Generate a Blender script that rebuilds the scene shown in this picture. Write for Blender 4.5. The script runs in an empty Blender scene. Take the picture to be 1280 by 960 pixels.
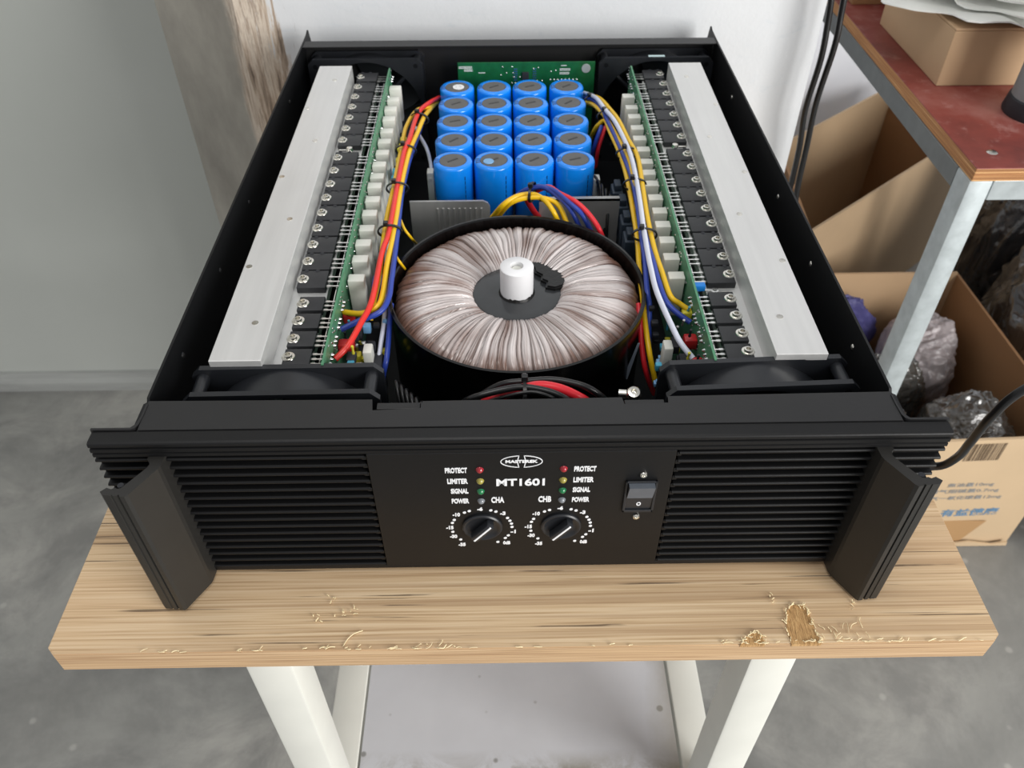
import bpy, bmesh, math, random
from mathutils import Vector, Matrix, noise
random.seed(7)
S = bpy.context.scene
COL = S.collection
PI = math.pi

# ------------------------------------------------------------------ camera
cam_d = bpy.data.cameras.new('camera')
cam = bpy.data.objects.new('camera', cam_d)
COL.objects.link(cam)
S.camera = cam
PITCH, YAW, ROLL = 0.7653, 0.0095, -0.0060
_f = Vector((math.sin(YAW)*math.cos(PITCH), math.cos(YAW)*math.cos(PITCH), -math.sin(PITCH)))
_r0 = Vector((math.cos(YAW), -math.sin(YAW), 0)); _u0 = _r0.cross(_f)
_r = math.cos(ROLL)*_r0 + math.sin(ROLL)*_u0
_u = -math.sin(ROLL)*_r0 + math.cos(ROLL)*_u0
m = Matrix((_r, _u, -_f)).transposed().to_4x4()
m.translation = Vector((-0.0082, -0.3063, 0.4656))
cam.matrix_world = m
cam_d.sensor_fit = 'HORIZONTAL'; cam_d.sensor_width = 36.0
cam_d.lens = 1020.87/1280*36.0
cam_d.clip_start = 0.01
cam_d.dof.use_dof = True; cam_d.dof.focus_distance = 0.50; cam_d.dof.aperture_fstop = 16.0

# ------------------------------------------------------------------ light
w = bpy.data.worlds.new('world'); S.world = w; w.use_nodes = True
bg = w.node_tree.nodes['Background']
bg.inputs[0].default_value = (0.98, 0.985, 1.0, 1); bg.inputs[1].default_value = 0.47

def area(name, loc, target, sx, sy, power, col):
    d = bpy.data.lights.new(name, 'AREA'); d.shape = 'RECTANGLE'; d.size = sx; d.size_y = sy
    d.energy = power; d.color = col
    o = bpy.data.objects.new(name, d); COL.objects.link(o); o.location = loc
    o.rotation_euler = (Vector(target)-Vector(loc)).to_track_quat('-Z', 'Y').to_euler()
    return o
area('window_light', (2.3, -1.9, 0.80), (0.1, 0.55, -0.1), 1.7, 1.9, 125, (1.0, 0.985, 0.96))
area('ceiling_light', (-0.3, 0.0, 2.3), (0.0, 0.3, 0.0), 1.6, 0.5, 15, (1.0, 0.98, 0.95))
S.view_settings.view_transform = 'Standard'
S.view_settings.look = 'None'
S.view_settings.exposure = 0.0
S.view_settings.gamma = 1.0
S.view_settings.use_curve_mapping = False

# ------------------------------------------------------------------ materials
def srgb(r, g, b):
    f = lambda c: (c/255/12.92) if c/255 <= 0.04045 else ((c/255+0.055)/1.055)**2.4
    return (f(r), f(g), f(b), 1)

class NT:
    def __init__(s, name):
        s.m = bpy.data.materials.new(name); s.m.use_nodes = True
        s.t = s.m.node_tree; s.b = s.t.nodes['Principled BSDF']
        s.co = None
    def n(s, typ, **kw):
        nd = s.t.nodes.new(typ)
        for k, v in kw.items(): setattr(nd, k, v)
        return nd
    def l(s, a, b): s.t.links.new(a, b)
    def coord(s, scale=(1, 1, 1), loc=(0, 0, 0), rot=(0, 0, 0)):
        if s.co is None: s.co = s.n('ShaderNodeTexCoord')
        mp = s.n('ShaderNodeMapping'); mp.inputs['Scale'].default_value = scale
        mp.inputs['Location'].default_value = loc; mp.inputs['Rotation'].default_value = rot
        s.l(s.co.outputs['Object'], mp.inputs['Vector']); return mp.outputs[0]
    def noise(s, scale=5, detail=6, rough=.55, vec=None, dist=0):
        nd = s.n('ShaderNodeTexNoise'); nd.inputs['Scale'].default_value = scale
        nd.inputs['Detail'].default_value = detail; nd.inputs['Roughness'].default_value = rough
        nd.inputs['Distortion'].default_value = dist
        s.l(vec if vec is not None else s.coord(), nd.inputs['Vector']); return nd.outputs[0]
    def ramp(s, fac, stops):
        r = s.n('ShaderNodeValToRGB'); e = r.color_ramp.elements
        while len(e) < len(stops): e.new(.5)
        for el, (p, c) in zip(e, stops):
            el.position = p; el.color = c if len(c) == 4 else (*c, 1)
        s.l(fac, r.inputs[0]); return r.outputs[0]
    def mix(s, fac, a, b):
        mx = s.n('ShaderNodeMix'); mx.data_type = 'RGBA'
        for i, v in ((0, fac), (6, a), (7, b)):
            if hasattr(v, 'is_output'): s.l(v, mx.inputs[i])
            else: mx.inputs[i].default_value = v
        return mx.outputs[2]
    def math(s, op, a, b=0.0):
        q = s.n('ShaderNodeMath', operation=op)
        for i, v in ((0, a), (1, b)):
            if hasattr(v, 'is_output'): s.l(v, q.inputs[i])
            else: q.inputs[i].default_value = v
        return q.outputs[0]
    def bump(s, h, strength=.3, dist=.001):
        b = s.n('ShaderNodeBump'); b.inputs['Strength'].default_value = strength
        b.inputs['Distance'].default_value = dist
        s.l(h, b.inputs['Height']); s.l(b.outputs[0], s.b.inputs['Normal'])
    def set(s, col=None, rough=None, metal=None, spec=None, coat=None, trans=None, ior=None, alpha=None):
        for k, v in (('Base Color', col), ('Roughness', rough), ('Metallic', metal), ('Specular IOR Level', spec),
                     ('Coat Weight', coat), ('Transmission Weight', trans), ('IOR', ior), ('Alpha', alpha)):
            if v is None: continue
            if hasattr(v, 'is_output'): s.l(v, s.b.inputs[k])
            else: s.b.inputs[k].default_value = v
        return s

M = {}
def simple(name, c, rough=.5, metal=0.0, var=.12, scale=60, bump=0, spec=None, coat=None):
    t = NT(name); c = c if len(c) == 4 else (*c, 1)
    nz = t.noise(scale, 4)
    lo = tuple(x*(1-var) for x in c[:3])+(1,); hi = tuple(min(1, x*(1+var)) for x in c[:3])+(1,)
    t.set(t.ramp(nz, [(.3, lo), (.7, hi)]), rough, metal, spec, coat)
    if bump: t.bump(t.noise(scale*6, 3), bump, .0005)
    M[name] = t.m; return t.m

simple('powder_black', srgb(28, 28, 29), .45, 0, .06, 40, .15, .5)
simple('side_shade_black', srgb(12, 13, 15), .5, 0, .06, 40, .15, .35)  # chassis black darkened: shade on the side plates put into the colour
simple('handle_black', srgb(38, 37, 35), .45, 0, .05, 40, .12, .45)
simple('foam_black', srgb(5, 5, 6), .95, 0, .2, 200, .3, .1)
simple('panel_black', srgb(15, 15, 16), .42, 0, .05, 50, .12, .35)
simple('inner_black', srgb(9, 11, 15), .5, 0, .1, 40, 0, .3)
simple('plastic_black', srgb(34, 36, 40), .34, 0, .08, 50)
simple('rotor_black', srgb(40, 43, 46), .33, 0, .06, 50)
simple('can_black', srgb(6, 6, 7), .22, 0, .1, 30, .05, .4)
simple('package_black', srgb(42, 43, 46), .5, 0, .15, 120, .1)
simple('steel', (0.78, 0.76, 0.70), .22, 1, .08, 200)
simple('tin', (0.80, 0.80, 0.78), .28, 1, .1, 300)
simple('solder', (0.75, 0.77, 0.77), .25, 1, .1, 300)
simple('board_green', srgb(78, 136, 102), .4, 0, .2, 150)
simple('board_green_dark', srgb(18, 92, 50), .35, 0, .2, 120)
simple('board_dark', srgb(20, 34, 28), .5, 0, .3, 80)
simple('ceramic_white', srgb(222, 222, 214), .62, 0, .06, 90, .15)
simple('cap_blue', srgb(16, 138, 244), .18, 0, .03, 20, 0, None, .3)
simple('cap_blue_print', srgb(10, 44, 92), .3, 0, .05, 90)
simple('cap_grey', srgb(94, 94, 93), .6, 0, .08, 150, .2)
simple('cap_vent', srgb(58, 58, 58), .6, 0, .05, 90)
simple('cap_minus', srgb(120, 170, 215), .3, 0, .05, 90)
simple('wire_red', srgb(222, 40, 52), .32, 0, .05, 40)
simple('wire_orange_red', srgb(226, 50, 42), .32, 0, .05, 40)
simple('wire_yellow', srgb(236, 190, 24), .32, 0, .05, 40)
simple('wire_blue', srgb(42, 66, 158), .32, 0, .05, 40)
simple('wire_white', srgb(214, 218, 232), .35, 0, .04, 40)
simple('wire_black', srgb(22, 22, 23), .3, 0, .1, 40)
simple('nylon_white', srgb(236, 236, 238), .4, 0, .03, 40)
simple('potting', srgb(52, 54, 56), .18, 0, .15, 40, .05)
simple('tar', srgb(8, 8, 9), .45, 0, .2, 60, .8)
simple('red_part', srgb(178, 34, 38), .3, 0, .1, 90)
simple('yellow_part', srgb(216, 204, 60), .35, 0, .1, 90)
simple('blue_part', srgb(70, 160, 190), .35, 0, .15, 90)
simple('relay_blue', srgb(24, 66, 150), .4, 0, .05, 90)
simple('chip_blue', srgb(30, 130, 220), .35, 0, .05, 90)
simple('connector_grey', srgb(58, 70, 84), .5, 0, .1, 90)
simple('print_white', srgb(235, 236, 238), .5, 0, .02, 90)
simple('led_red', srgb(150, 28, 40), .12, 0, .1, 300, 0, None, .5)
simple('led_yellow', srgb(150, 140, 62), .12, 0, .1, 300, 0, None, .5)
simple('led_green', srgb(16, 112, 66), .12, 0, .1, 300, 0, None, .5)
simple('led_clear', srgb(118, 122, 128), .12, 0, .1, 300, 0, None, .5)
simple('rocker_grey', srgb(92, 98, 106), .4, 0, .06, 200)
simple('leg_white', srgb(222, 222, 214), .45, 0, .05, 12)
simple('galvanised', srgb(176, 184, 186), .42, .35, .12, 60)
simple('frame_grey', srgb(112, 116, 116), .5, .2, .1, 40)
simple('sheet_white', srgb(244, 245, 240), .5, 0, .03, 25)
simple('cylinder_grey', srgb(128, 132, 134), .45, 0, .06, 40)
simple('rubber_dark', srgb(34, 36, 42), .6, 0, .1, 40)
simple('print_blue', srgb(92, 128, 158), .7, 0, .15, 200)
simple('print_grey', srgb(140, 138, 134), .7, 0, .15, 200)
simple('print_brown', srgb(110, 92, 72), .7, 0, .1, 200)
simple('label_clear', srgb(150, 160, 175), .2, 0, .1, 60)
simple('bag_blue', srgb(78, 76, 130), .5, 0, .2, 20)

def brushed(name, c, axis):
    t = NT(name)
    sc = [14, 14, 14]; sc[axis] = .6
    nz = t.noise(14, 5, .6, t.coord(tuple(sc)))
    big = t.noise(9, 3)
    col = t.ramp(nz, [(.3, tuple(x*.95 for x in c)), (.7, tuple(min(1, x*1.03) for x in c))])
    col = t.mix(t.math('MULTIPLY', t.ramp(big, [(.5, (0, 0, 0)), (.75, (1, 1, 1))]), .25), col, (c[0]*.8, c[1]*.8, c[2]*.8, 1))
    t.set(col, t.ramp(nz, [(.2, (.42,)*3), (.8, (.52,)*3)]), .5)
    t.bump(nz, .03, .0002); M[name] = t.m
brushed('aluminium', (0.72, 0.72, 0.71), 1)
brushed('aluminium_plate', (0.50, 0.50, 0.49), 2)

def winding_mat():
    t = NT('winding_film')
    a = t.n('ShaderNodeAttribute', attribute_name='Col')
    t.set(a.outputs['Color'], .26, 0, .6, .35); M['winding_film'] = t.m
winding_mat()

def floor_mat():
    t = NT('concrete')
    a = t.noise(1.6, 8, .62, None, .6); b = t.noise(7, 8, .7, None, .4); c = t.noise(160, 3)
    col = t.ramp(a, [(.32, srgb(104, 104, 101)), (.5, srgb(144, 144, 140)), (.66, srgb(176, 174, 168))])
    col = t.mix(t.ramp(b, [(.42, (0, 0, 0)), (.62, (.7,)*3)]), col, srgb(116, 116, 114))
    vo = t.n('ShaderNodeTexVoronoi'); vo.inputs['Scale'].default_value = 14
    t.l(t.coord(), vo.inputs['Vector'])
    spk = t.ramp(vo.outputs['Distance'], [(.05, (1,)*3), (.1, (0,)*3)])
    col = t.mix(t.math('MULTIPLY', spk, .35), col, srgb(190, 188, 182))
    t.set(col, t.ramp(b, [(.3, (.55,)*3), (.7, (.75,)*3)]))
    t.bump(c, .15, .001); M['concrete'] = t.m
floor_mat()

def wall_mats():
    t = NT('grey_paint')
    a = t.noise(1.3, 5); b = t.noise(30, 5)
    col = t.ramp(a, [(.3, srgb(186, 190, 184)), (.7, srgb(198, 201, 196))])
    vo = t.n('ShaderNodeTexVoronoi'); vo.inputs['Scale'].default_value = 5
    t.l(t.coord(), vo.inputs['Vector'])
    col = t.mix(t.math('MULTIPLY', t.ramp(vo.outputs['Distance'], [(.02, (1,)*3), (.035, (0,)*3)]), .5), col, srgb(140, 138, 128))
    t.set(col, .55); t.bump(b, .06, .001); M['grey_paint'] = t.m
    # pillar: white paint, bare cement on the chamfer, torn brown band between them
    t = NT('pillar_paint')
    sx = t.n('ShaderNodeSeparateXYZ'); t.l(t.coord(), sx.inputs[0])
    wob = t.noise(9, 6, .65); fine = t.noise(30, 8, .7, t.coord((4, 4, .35)), .3)
    x = t.math('ADD', sx.outputs[0], t.math('MULTIPLY', t.math('SUBTRACT', wob, .5), .045))
    x2 = t.math('ADD', x, t.math('MULTIPLY', t.math('SUBTRACT', fine, .5), .13))
    mr = lambda v, a, b: t.math('MULTIPLY', t.math('SUBTRACT', v, a), 1/(b-a))
    white = t.ramp(t.noise(3, 6), [(.3, srgb(208, 211, 214)), (.7, srgb(220, 222, 224))])
    smear = t.ramp(t.noise(16, 8, .7, t.coord((1, 1, 3)), 1), [(.58, (0, 0, 0)), (.7, (.5,)*3)])
    white = t.mix(t.math('MULTIPLY', smear, .5), white, srgb(188, 198, 206))
    brown = t.ramp(fine, [(.34, srgb(110, 96, 84)), (.46, srgb(184, 166, 148)), (.54, srgb(214, 202, 186)), (.62, srgb(160, 142, 126)), (.70, srgb(226, 220, 210))])
    cem = t.ramp(t.noise(7, 8, .65, t.coord((1, 1, .6))), [(.3, srgb(130, 126, 118)), (.55, srgb(164, 160, 150)), (.75, srgb(182, 177, 165))])
    f1 = t.n('ShaderNodeClamp'); t.l(mr(x2, -.262, -.252), f1.inputs[0])
    f2 = t.n('ShaderNodeClamp'); t.l(mr(x, -.318, -.308), f2.inputs[0])
    col = t.mix(f1.outputs[0], brown, white); col = t.mix(f2.outputs[0], cem, col)
    t.set(col, .75); t.bump(t.noise(22, 8, .7), .25, .004); M['pillar_paint'] = t.m
    t = NT('white_plaster')
    t.set(t.ramp(t.noise(2.5, 6), [(.3, srgb(232, 235, 243)), (.7, srgb(243, 245, 250))]), .8); t.bump(t.noise(40, 5), .15, .002)
    M['white_plaster'] = t.m
    t = NT('skirting_grey')
    t.set(t.ramp(t.noise(12, 6, .6, t.coord((.3, 1, 3))), [(.3, srgb(140, 141, 139)), (.7, srgb(170, 172, 169))]), .5); M['skirting_grey'] = t.m
wall_mats()

def wood_mats():
    t = NT('oak_top')
    v = t.coord((1.6, 150, 150), (0, 0, 0), (0, 0, .004))
    g = t.noise(4.2, 3, .55, v); g2 = t.noise(2.0, 4, .6, t.coord((.8, 55, 55), (3, 0, 0), (0, 0, .004))); g3 = t.noise(1.3, 3, .5, t.coord((1.5, 9, 9)))
    col = t.ramp(g, [(.34, srgb(178, 148, 112)), (.46, srgb(210, 181, 143)), (.62, srgb(224, 199, 164))])
    col = t.mix(t.ramp(g2, [(.38, (.7,)*3), (.52, (0,)*3)]), col, srgb(178, 147, 113))
    col = t.mix(t.ramp(g3, [(.4, (.35,)*3), (.6, (0,)*3)]), col, srgb(196, 160, 124))
    st = t.ramp(t.noise(1.7, 3, .5, t.coord((3.2, 190, 1))), [(.62, (0,)*3), (.66, (1,)*3)])
    st2 = t.ramp(t.noise(30, 3, .5, t.coord((.5, 3, 1))), [(.45, (0,)*3), (.55, (1,)*3)])
    col = t.mix(t.math('MULTIPLY', t.math('MULTIPLY', st, st2), .8), col, srgb(92, 76, 60))
    t.set(col, .58, 0, .3); t.bump(g, .1, .0006); M['oak_top'] = t.m
    t = NT('ply_edge')
    v = t.coord((3, 3, 330)); g = t.noise(1.0, 3, .5, v, .2); f = t.noise(60, 5, .7, t.coord((1, 1, 6)))
    col = t.ramp(g, [(.3, srgb(150, 116, 84)), (.42, srgb(206, 174, 134)), (.5, srgb(166, 132, 98)), (.58, srgb(212, 182, 144)), (.7, srgb(190, 156, 118))])
    col = t.mix(t.math('MULTIPLY', f, .4), col, srgb(196, 162, 124))
    t.set(col, .7); t.bump(g, .3, .001); M['ply_edge'] = t.m
    t = NT('bare_wood')
    g = t.noise(9, 6, .65, t.coord((130, 14, 10), (0, 0, 0), (0, 0, .12)))
    t.set(t.ramp(g, [(.32, srgb(122, 90, 52)), (.5, srgb(192, 150, 98)), (.68, srgb(214, 176, 122))]), .7); t.bump(g, .5, .002); M['bare_wood'] = t.m
    t = NT('red_ply')
    n1 = t.noise(9, 7, .65); n2 = t.noise(40, 6, .7)
    col = t.ramp(n1, [(.3, srgb(104, 46, 40)), (.5, srgb(134, 62, 54)), (.68, srgb(152, 96, 88))])
    col = t.mix(t.ramp(n2, [(.55, (0,)*3), (.72, (.5,)*3)]), col, srgb(186, 146, 138))
    t.set(col, .5); t.bump(n2, .1, .001); M['red_ply'] = t.m
    t = NT('orange_ply')
    v = t.coord((4, 4, 420)); g = t.noise(1.0, 3, .5, v, .2)
    t.set(t.ramp(g, [(.3, srgb(128, 82, 48)), (.48, srgb(190, 138, 86)), (.56, srgb(150, 96, 54)), (.7, srgb(222, 176, 120))]), .7); M['orange_ply'] = t.m
wood_mats()

def card(name, c):
    t = NT(name)
    a = t.noise(5, 5); b = t.noise(90, 3, .5, t.coord((.2, 1, 1)))
    lo = tuple(x*.86 for x in c[:3])+(1,)
    col = t.ramp(a, [(.3, lo), (.7, c)])
    t.set(col, .75); t.bump(b, .1, .001); M[name] = t.m
card('card_tan', srgb(196, 164, 128)); card('card_light', srgb(200, 174, 140)); card('card_brown', srgb(158, 118, 80))
card('card_dull', srgb(182, 156, 124)); card('card_tape', srgb(176, 138, 94))

def bagmat(name, c, rough, coat):
    t = NT(name)
    a = t.noise(11, 5)
    t.set(t.ramp(a, [(.35, tuple(x*.45 for x in c[:3])+(1,)), (.7, c)]), rough, 0, .9, coat)
    v = t.coord((1, 1, 1), (0, 0, 0), (.4, .3, .5))
    r1 = t.noise(9, 3, .5, v, 1.6)
    rid = t.math('ABSOLUTE', t.math('SUBTRACT', r1, .5)); t.bump(rid, .6, .05); M[name] = t.m
bagmat('bag_black', srgb(58, 58, 60), .16, .9); bagmat('bag_smoke', srgb(92, 90, 86), .14, 1.0); bagmat('bag_white', srgb(208, 198, 200), .4, .1)

def shelf_mat():
    t = NT('shelf_sheet')
    a = t.noise(5, 6); b = t.noise(14, 8, .7, None, .7)
    sx = t.n('ShaderNodeSeparateXYZ'); t.l(t.coord(), sx.inputs[0])
    col = t.ramp(a, [(.3, srgb(206, 208, 214)), (.7, srgb(226, 228, 234))])
    vo = t.n('ShaderNodeTexVoronoi'); vo.inputs['Scale'].default_value = 26; t.l(t.coord(), vo.inputs['Vector'])
    col = t.mix(t.ramp(vo.outputs['Distance'], [(.07, (.7,)*3), (.10, (0,)*3)]), col, srgb(120, 118, 112))
    ed = t.n('ShaderNodeClamp'); t.l(t.math('MULTIPLY', t.math('SUBTRACT', .035, t.math('ADD', sx.outputs[1], t.math('MULTIPLY', b, .02))), 55), ed.inputs[0])
    col = t.mix(t.math('MULTIPLY', ed.outputs[0], t.ramp(b, [(.42, (0,)*3), (.6, (.8,)*3)])), col, srgb(140, 134, 118))
    ex = t.n('ShaderNodeClamp'); t.l(t.math('MULTIPLY', t.math('SUBTRACT', sx.outputs[0], t.math('ADD', .115, t.math('MULTIPLY', b, .03))), 40), ex.inputs[0])
    col = t.mix(t.math('MULTIPLY', ex.outputs[0], .6), col, srgb(160, 154, 138))
    t.set(col, .38, .15); M['shelf_sheet'] = t.m
shelf_mat()

# ------------------------------------------------------------------ mesh helpers
class MB:
    def __init__(s): s.bm = bmesh.new(); s.mi = 0
    def _done(s, verts, mtx=None):
        if mtx is not None: bmesh.ops.transform(s.bm, matrix=mtx, verts=verts)
        for f in {f for v in verts for f in v.link_faces}: f.material_index = s.mi
        return s
    def box(s, x0, x1, y0, y1, z0, z1, bev=0, mtx=None):
        vs = [s.bm.verts.new((x, y, z)) for x in (x0, x1) for y in (y0, y1) for z in (z0, z1)]
        q = [(0, 1, 3, 2), (4, 6, 7, 5), (0, 4, 5, 1), (2, 3, 7, 6), (0, 2, 6, 4), (1, 5, 7, 3)]
        fs = [s.bm.faces.new([vs[i] for i in a]) for a in q]
        if bev:
            es = list({e for f in fs for e in f.edges})
            r = bmesh.ops.bevel(s.bm, geom=es, offset=bev, segments=2, profile=.5, affect='EDGES')
            vs = list({v for f in r['faces'] for v in f.verts} | {v for v in vs if v.is_valid})
        return s._done(vs, mtx)
    def prism(s, pts, axis, a, b, mtx=None):
        """pts: 2-D outline, extruded along axis from a to b. axis 'y': pts=(x,z); 'x': (y,z); 'z': (x,y)."""
        def P(p, t): return {'x': (t, p[0], p[1]), 'y': (p[0], t, p[1]), 'z': (p[0], p[1], t)}[axis]
        A = [s.bm.verts.new(P(p, a)) for p in pts]; B = [s.bm.verts.new(P(p, b)) for p in pts]
        n = len(pts); fs = [s.bm.faces.new(A), s.bm.faces.new(B)]
        for i in range(n): fs.append(s.bm.faces.new((A[i], A[(i+1) % n], B[(i+1) % n], B[i])))
        bmesh.ops.recalc_face_normals(s.bm, faces=fs)
        return s._done(A+B, mtx)
    def lathe(s, prof, seg=24, mtx=None, ang=2*PI):
        rings = []; vs = []
        for r, z in prof:
            if r < 1e-6:
                v = s.bm.verts.new((0, 0, z)); rings.append([v]); vs.append(v)
            else:
                ring = [s.bm.verts.new((r*math.cos(ang*i/seg), r*math.sin(ang*i/seg), z)) for i in range(seg)]
                rings.append(ring); vs += ring
        fs = []
        for A, B in zip(rings, rings[1:]):
            for i in range(seg):
                j = (i+1) % seg
                if len(A) == 1 and len(B) == 1: continue
                if len(A) == 1: fs.append(s.bm.faces.new((A[0], B[j], B[i])))
                elif len(B) == 1: fs.append(s.bm.faces.new((A[i], A[j], B[0])))
                else: fs.append(s.bm.faces.new((A[i], A[j], B[j], B[i])))
        bmesh.ops.recalc_face_normals(s.bm, faces=fs)
        return s._done(vs, mtx)
    def cyl(s, r, p, q, seg=12):
        p, q = Vector(p), Vector(q); d = q-p
        mt = Matrix.Translation(p) @ d.to_track_quat('Z', 'Y').to_matrix().to_4x4()
        return s.lathe([(0, 0), (r, 0), (r, d.length), (0, d.length)], seg, mt)
    def tube(s, pts, r, seg=10, smooth=4):
        P = [Vector(p) for p in pts]
        if smooth > 1 and len(P) > 2:
            Q = []
            for i in range(len(P)-1):
                a, b, c, d = P[max(i-1, 0)], P[i], P[i+1], P[min(i+2, len(P)-1)]
                for k in range(smooth):
                    t = k/smooth
                    Q.append(.5*((2*b)+(c-a)*t+(2*a-5*b+4*c-d)*t*t+(3*b-a-3*c+d)*t**3))
            Q.append(P[-1]); P = Q
        rings = []; up = None
        for i, p in enumerate(P):
            tn = (P[min(i+1, len(P)-1)]-P[max(i-1, 0)]).normalized()
            if up is None:
                up = Vector((0, 0, 1)) if abs(tn.z) < .9 else Vector((1, 0, 0))
            sd = tn.cross(up).normalized(); up = sd.cross(tn).normalized()
            rings.append([s.bm.verts.new(p+r*(math.cos(2*PI*k/seg)*sd+math.sin(2*PI*k/seg)*up)) for k in range(seg)])
        fs = []
        for A, B in zip(rings, rings[1:]):
            for k in range(seg): fs.append(s.bm.faces.new((A[k], A[(k+1) % seg], B[(k+1) % seg], B[k])))
        fs.append(s.bm.faces.new(rings[0])); fs.append(s.bm.faces.new(rings[-1]))
        bmesh.ops.recalc_face_normals(s.bm, faces=fs)
        return s._done([v for R in rings for v in R])
    def ribbon(s, pts, wd, y0, y1, closed=False):
        """flat stroke of width wd in the xz plane, y0..y1 thick"""
        n = len(pts); P = [Vector((p[0], 0, p[1])) for p in pts]; rows = []
        for i in range(n):
            a = P[(i-1) % n] if closed or i else P[i]; b = P[(i+1) % n] if closed or i < n-1 else P[i]
            t = (b-a).normalized(); nn = Vector((-t.z, 0, t.x))*wd/2
            rows.append([s.bm.verts.new(Vector((0, yy, 0))+P[i]+sg*nn) for sg, yy in ((1, y0), (-1, y0), (-1, y1), (1, y1))])
        fs = []
        for i in range(n if closed else n-1):
            A, B = rows[i], rows[(i+1) % n]
            for k in range(4): fs.append(s.bm.faces.new((A[k], A[(k+1) % 4], B[(k+1) % 4], B[k])))
        if not closed: fs += [s.bm.faces.new(rows[0]), s.bm.faces.new(rows[-1])]
        bmesh.ops.recalc_face_normals(s.bm, faces=fs)
        return s._done([v for R in rows for v in R])
    def mesh(s, name, mats, smooth=None):
        me = bpy.data.meshes.new(name); s.bm.to_mesh(me); s.bm.free()
        for k in (mats if isinstance(mats, (list, tuple)) else [mats]): me.materials.append(M[k])
        if smooth is not None:
            for p in me.polygons: p.use_smooth = True
            me.set_sharp_from_angle(angle=math.radians(smooth))
        return me

def put(name, me, parent=None, loc=(0, 0, 0), rot=(0, 0, 0), label=None, kind=None, scale=None):
    o = bpy.data.objects.new(name, me); COL.objects.link(o)
    o.location = loc; o.rotation_euler = rot
    if scale: o.scale = scale
    if parent: o.parent = parent
    if label: o['label'] = label
    if kind: o['kind'] = kind
    return o
def thing(o, label, cat, group=None):
    o['label'] = label; o['category'] = cat
    if group: o['group'] = group
    return o
def empty(name, loc, label, cat, group=None, rz=0):
    o = bpy.data.objects.new(name, None); COL.objects.link(o); o.location = loc; o.rotation_euler = (0, 0, rz)
    o.empty_display_size = .02
    return thing(o, label, cat, group)
RX90 = (PI/2, 0, 0)
YDIR = Matrix.Rotation(PI/2, 4, 'X')     # lathe axis z -> -y

_tc = {}
def text_mesh(txt, w, h, mat, bold=.0, depth=.0002):
    key = (txt, w, h, mat)
    if key in _tc: return _tc[key]
    c = bpy.data.curves.new('t', 'FONT'); c.body = txt; c.size = 1; c.offset = bold; c.extrude = .02; c.resolution_u = 3
    c.align_x = 'LEFT'
    o = bpy.data.objects.new('t', c); COL.objects.link(o); bpy.context.view_layer.update()
    me = bpy.data.meshes.new_from_object(o.evaluated_get(bpy.context.evaluated_depsgraph_get()))
    bpy.data.objects.remove(o); bpy.data.curves.remove(c)
    xs = [v.co.x for v in me.vertices]; ys = [v.co.y for v in me.vertices]
    cx, cy = (min(xs)+max(xs))/2, (min(ys)+max(ys))/2
    sx = w/(max(xs)-min(xs)); sy = h/(max(ys)-min(ys))
    for v in me.vertices: v.co = ((v.co.x-cx)*sx, (v.co.y-cy)*sy, v.co.z/.02*depth)
    me.materials.clear(); me.materials.append(M[mat]); me.name = 'lettering'
    _tc[key] = me
    return me

# ------------------------------------------------------------------ the setting
FZ = -.75
def struct(name, me, parent=None, **k): return put(name, me, parent, kind='structure', **k)
b = MB(); b.box(-3, 3.2, -2.2, 1.9, FZ-.05, FZ); struct('floor', b.mesh('floor', 'concrete'))
b = MB(); b.box(-3, -.30, .98, 1.06, FZ, 1.1); struct('wall_left', b.mesh('wall_left', 'grey_paint'))
b = MB(); b.prism([(.955, FZ), (.98, FZ), (.98, FZ+.036), (.972, FZ+.036), (.969, FZ+.024), (.958, FZ+.020)], 'x', -3, -.38)
struct('baseboard_left', b.mesh('baseboard_left', 'skirting_grey'))
b = MB()
b.prism([(-.299, .62), (.347, .62), (.347, 1.78), (-.30, 1.78), (-.30, 1.06), (-.415, 1.06), (-.415, .70)], 'z', FZ, 1.1)
bmesh.ops.triangulate(b.bm, faces=[f for f in b.bm.faces if len(f.verts) > 4])
struct('wall_middle', b.mesh('wall_middle', 'pillar_paint'))
b = MB(); b.box(.347, 3.2, 1.72, 1.80, FZ, 1.1); struct('wall_right', b.mesh('wall_right', 'white_plaster'))

# ------------------------------------------------------------------ workbench
bench = empty('workbench', (0, .27, FZ), 'workbench with chipped oak-look plywood top and white legs, under the open black amplifier', 'table')
BO = Vector((0, .27, FZ))
def bput(name, me, **k): return put(name, me, bench, loc=-BO, **k)
def board(x0, x1, y0, y1, z0, z1, c):
    b = MB()
    b.prism([(x0+c, y0), (x1-c, y0), (x1, y0+c), (x1, y1-c), (x1-c, y1), (x0+c, y1), (x0, y1-c), (x0, y0+c)], 'z', z0, z1)
    bmesh.ops.bevel(b.bm, geom=[e for e in b.bm.edges if all(v.co.z > z1-1e-5 for v in e.verts)], offset=.0006, segments=2, affect='EDGES')
    for f in b.bm.faces: f.material_index = 0 if f.normal.z > .5 or f.normal.z < -.9 else 1
    return b
bm_ = board(-.2935, .2965, -.0565, .62, -.0185, 0, .005); bm_.bm.normal_update()
for f in bm_.bm.faces: f.material_index = 0 if f.normal.z > .5 else 1
top = bput('tabletop', bm_.mesh('tabletop', ['oak_top', 'ply_edge']))
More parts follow.
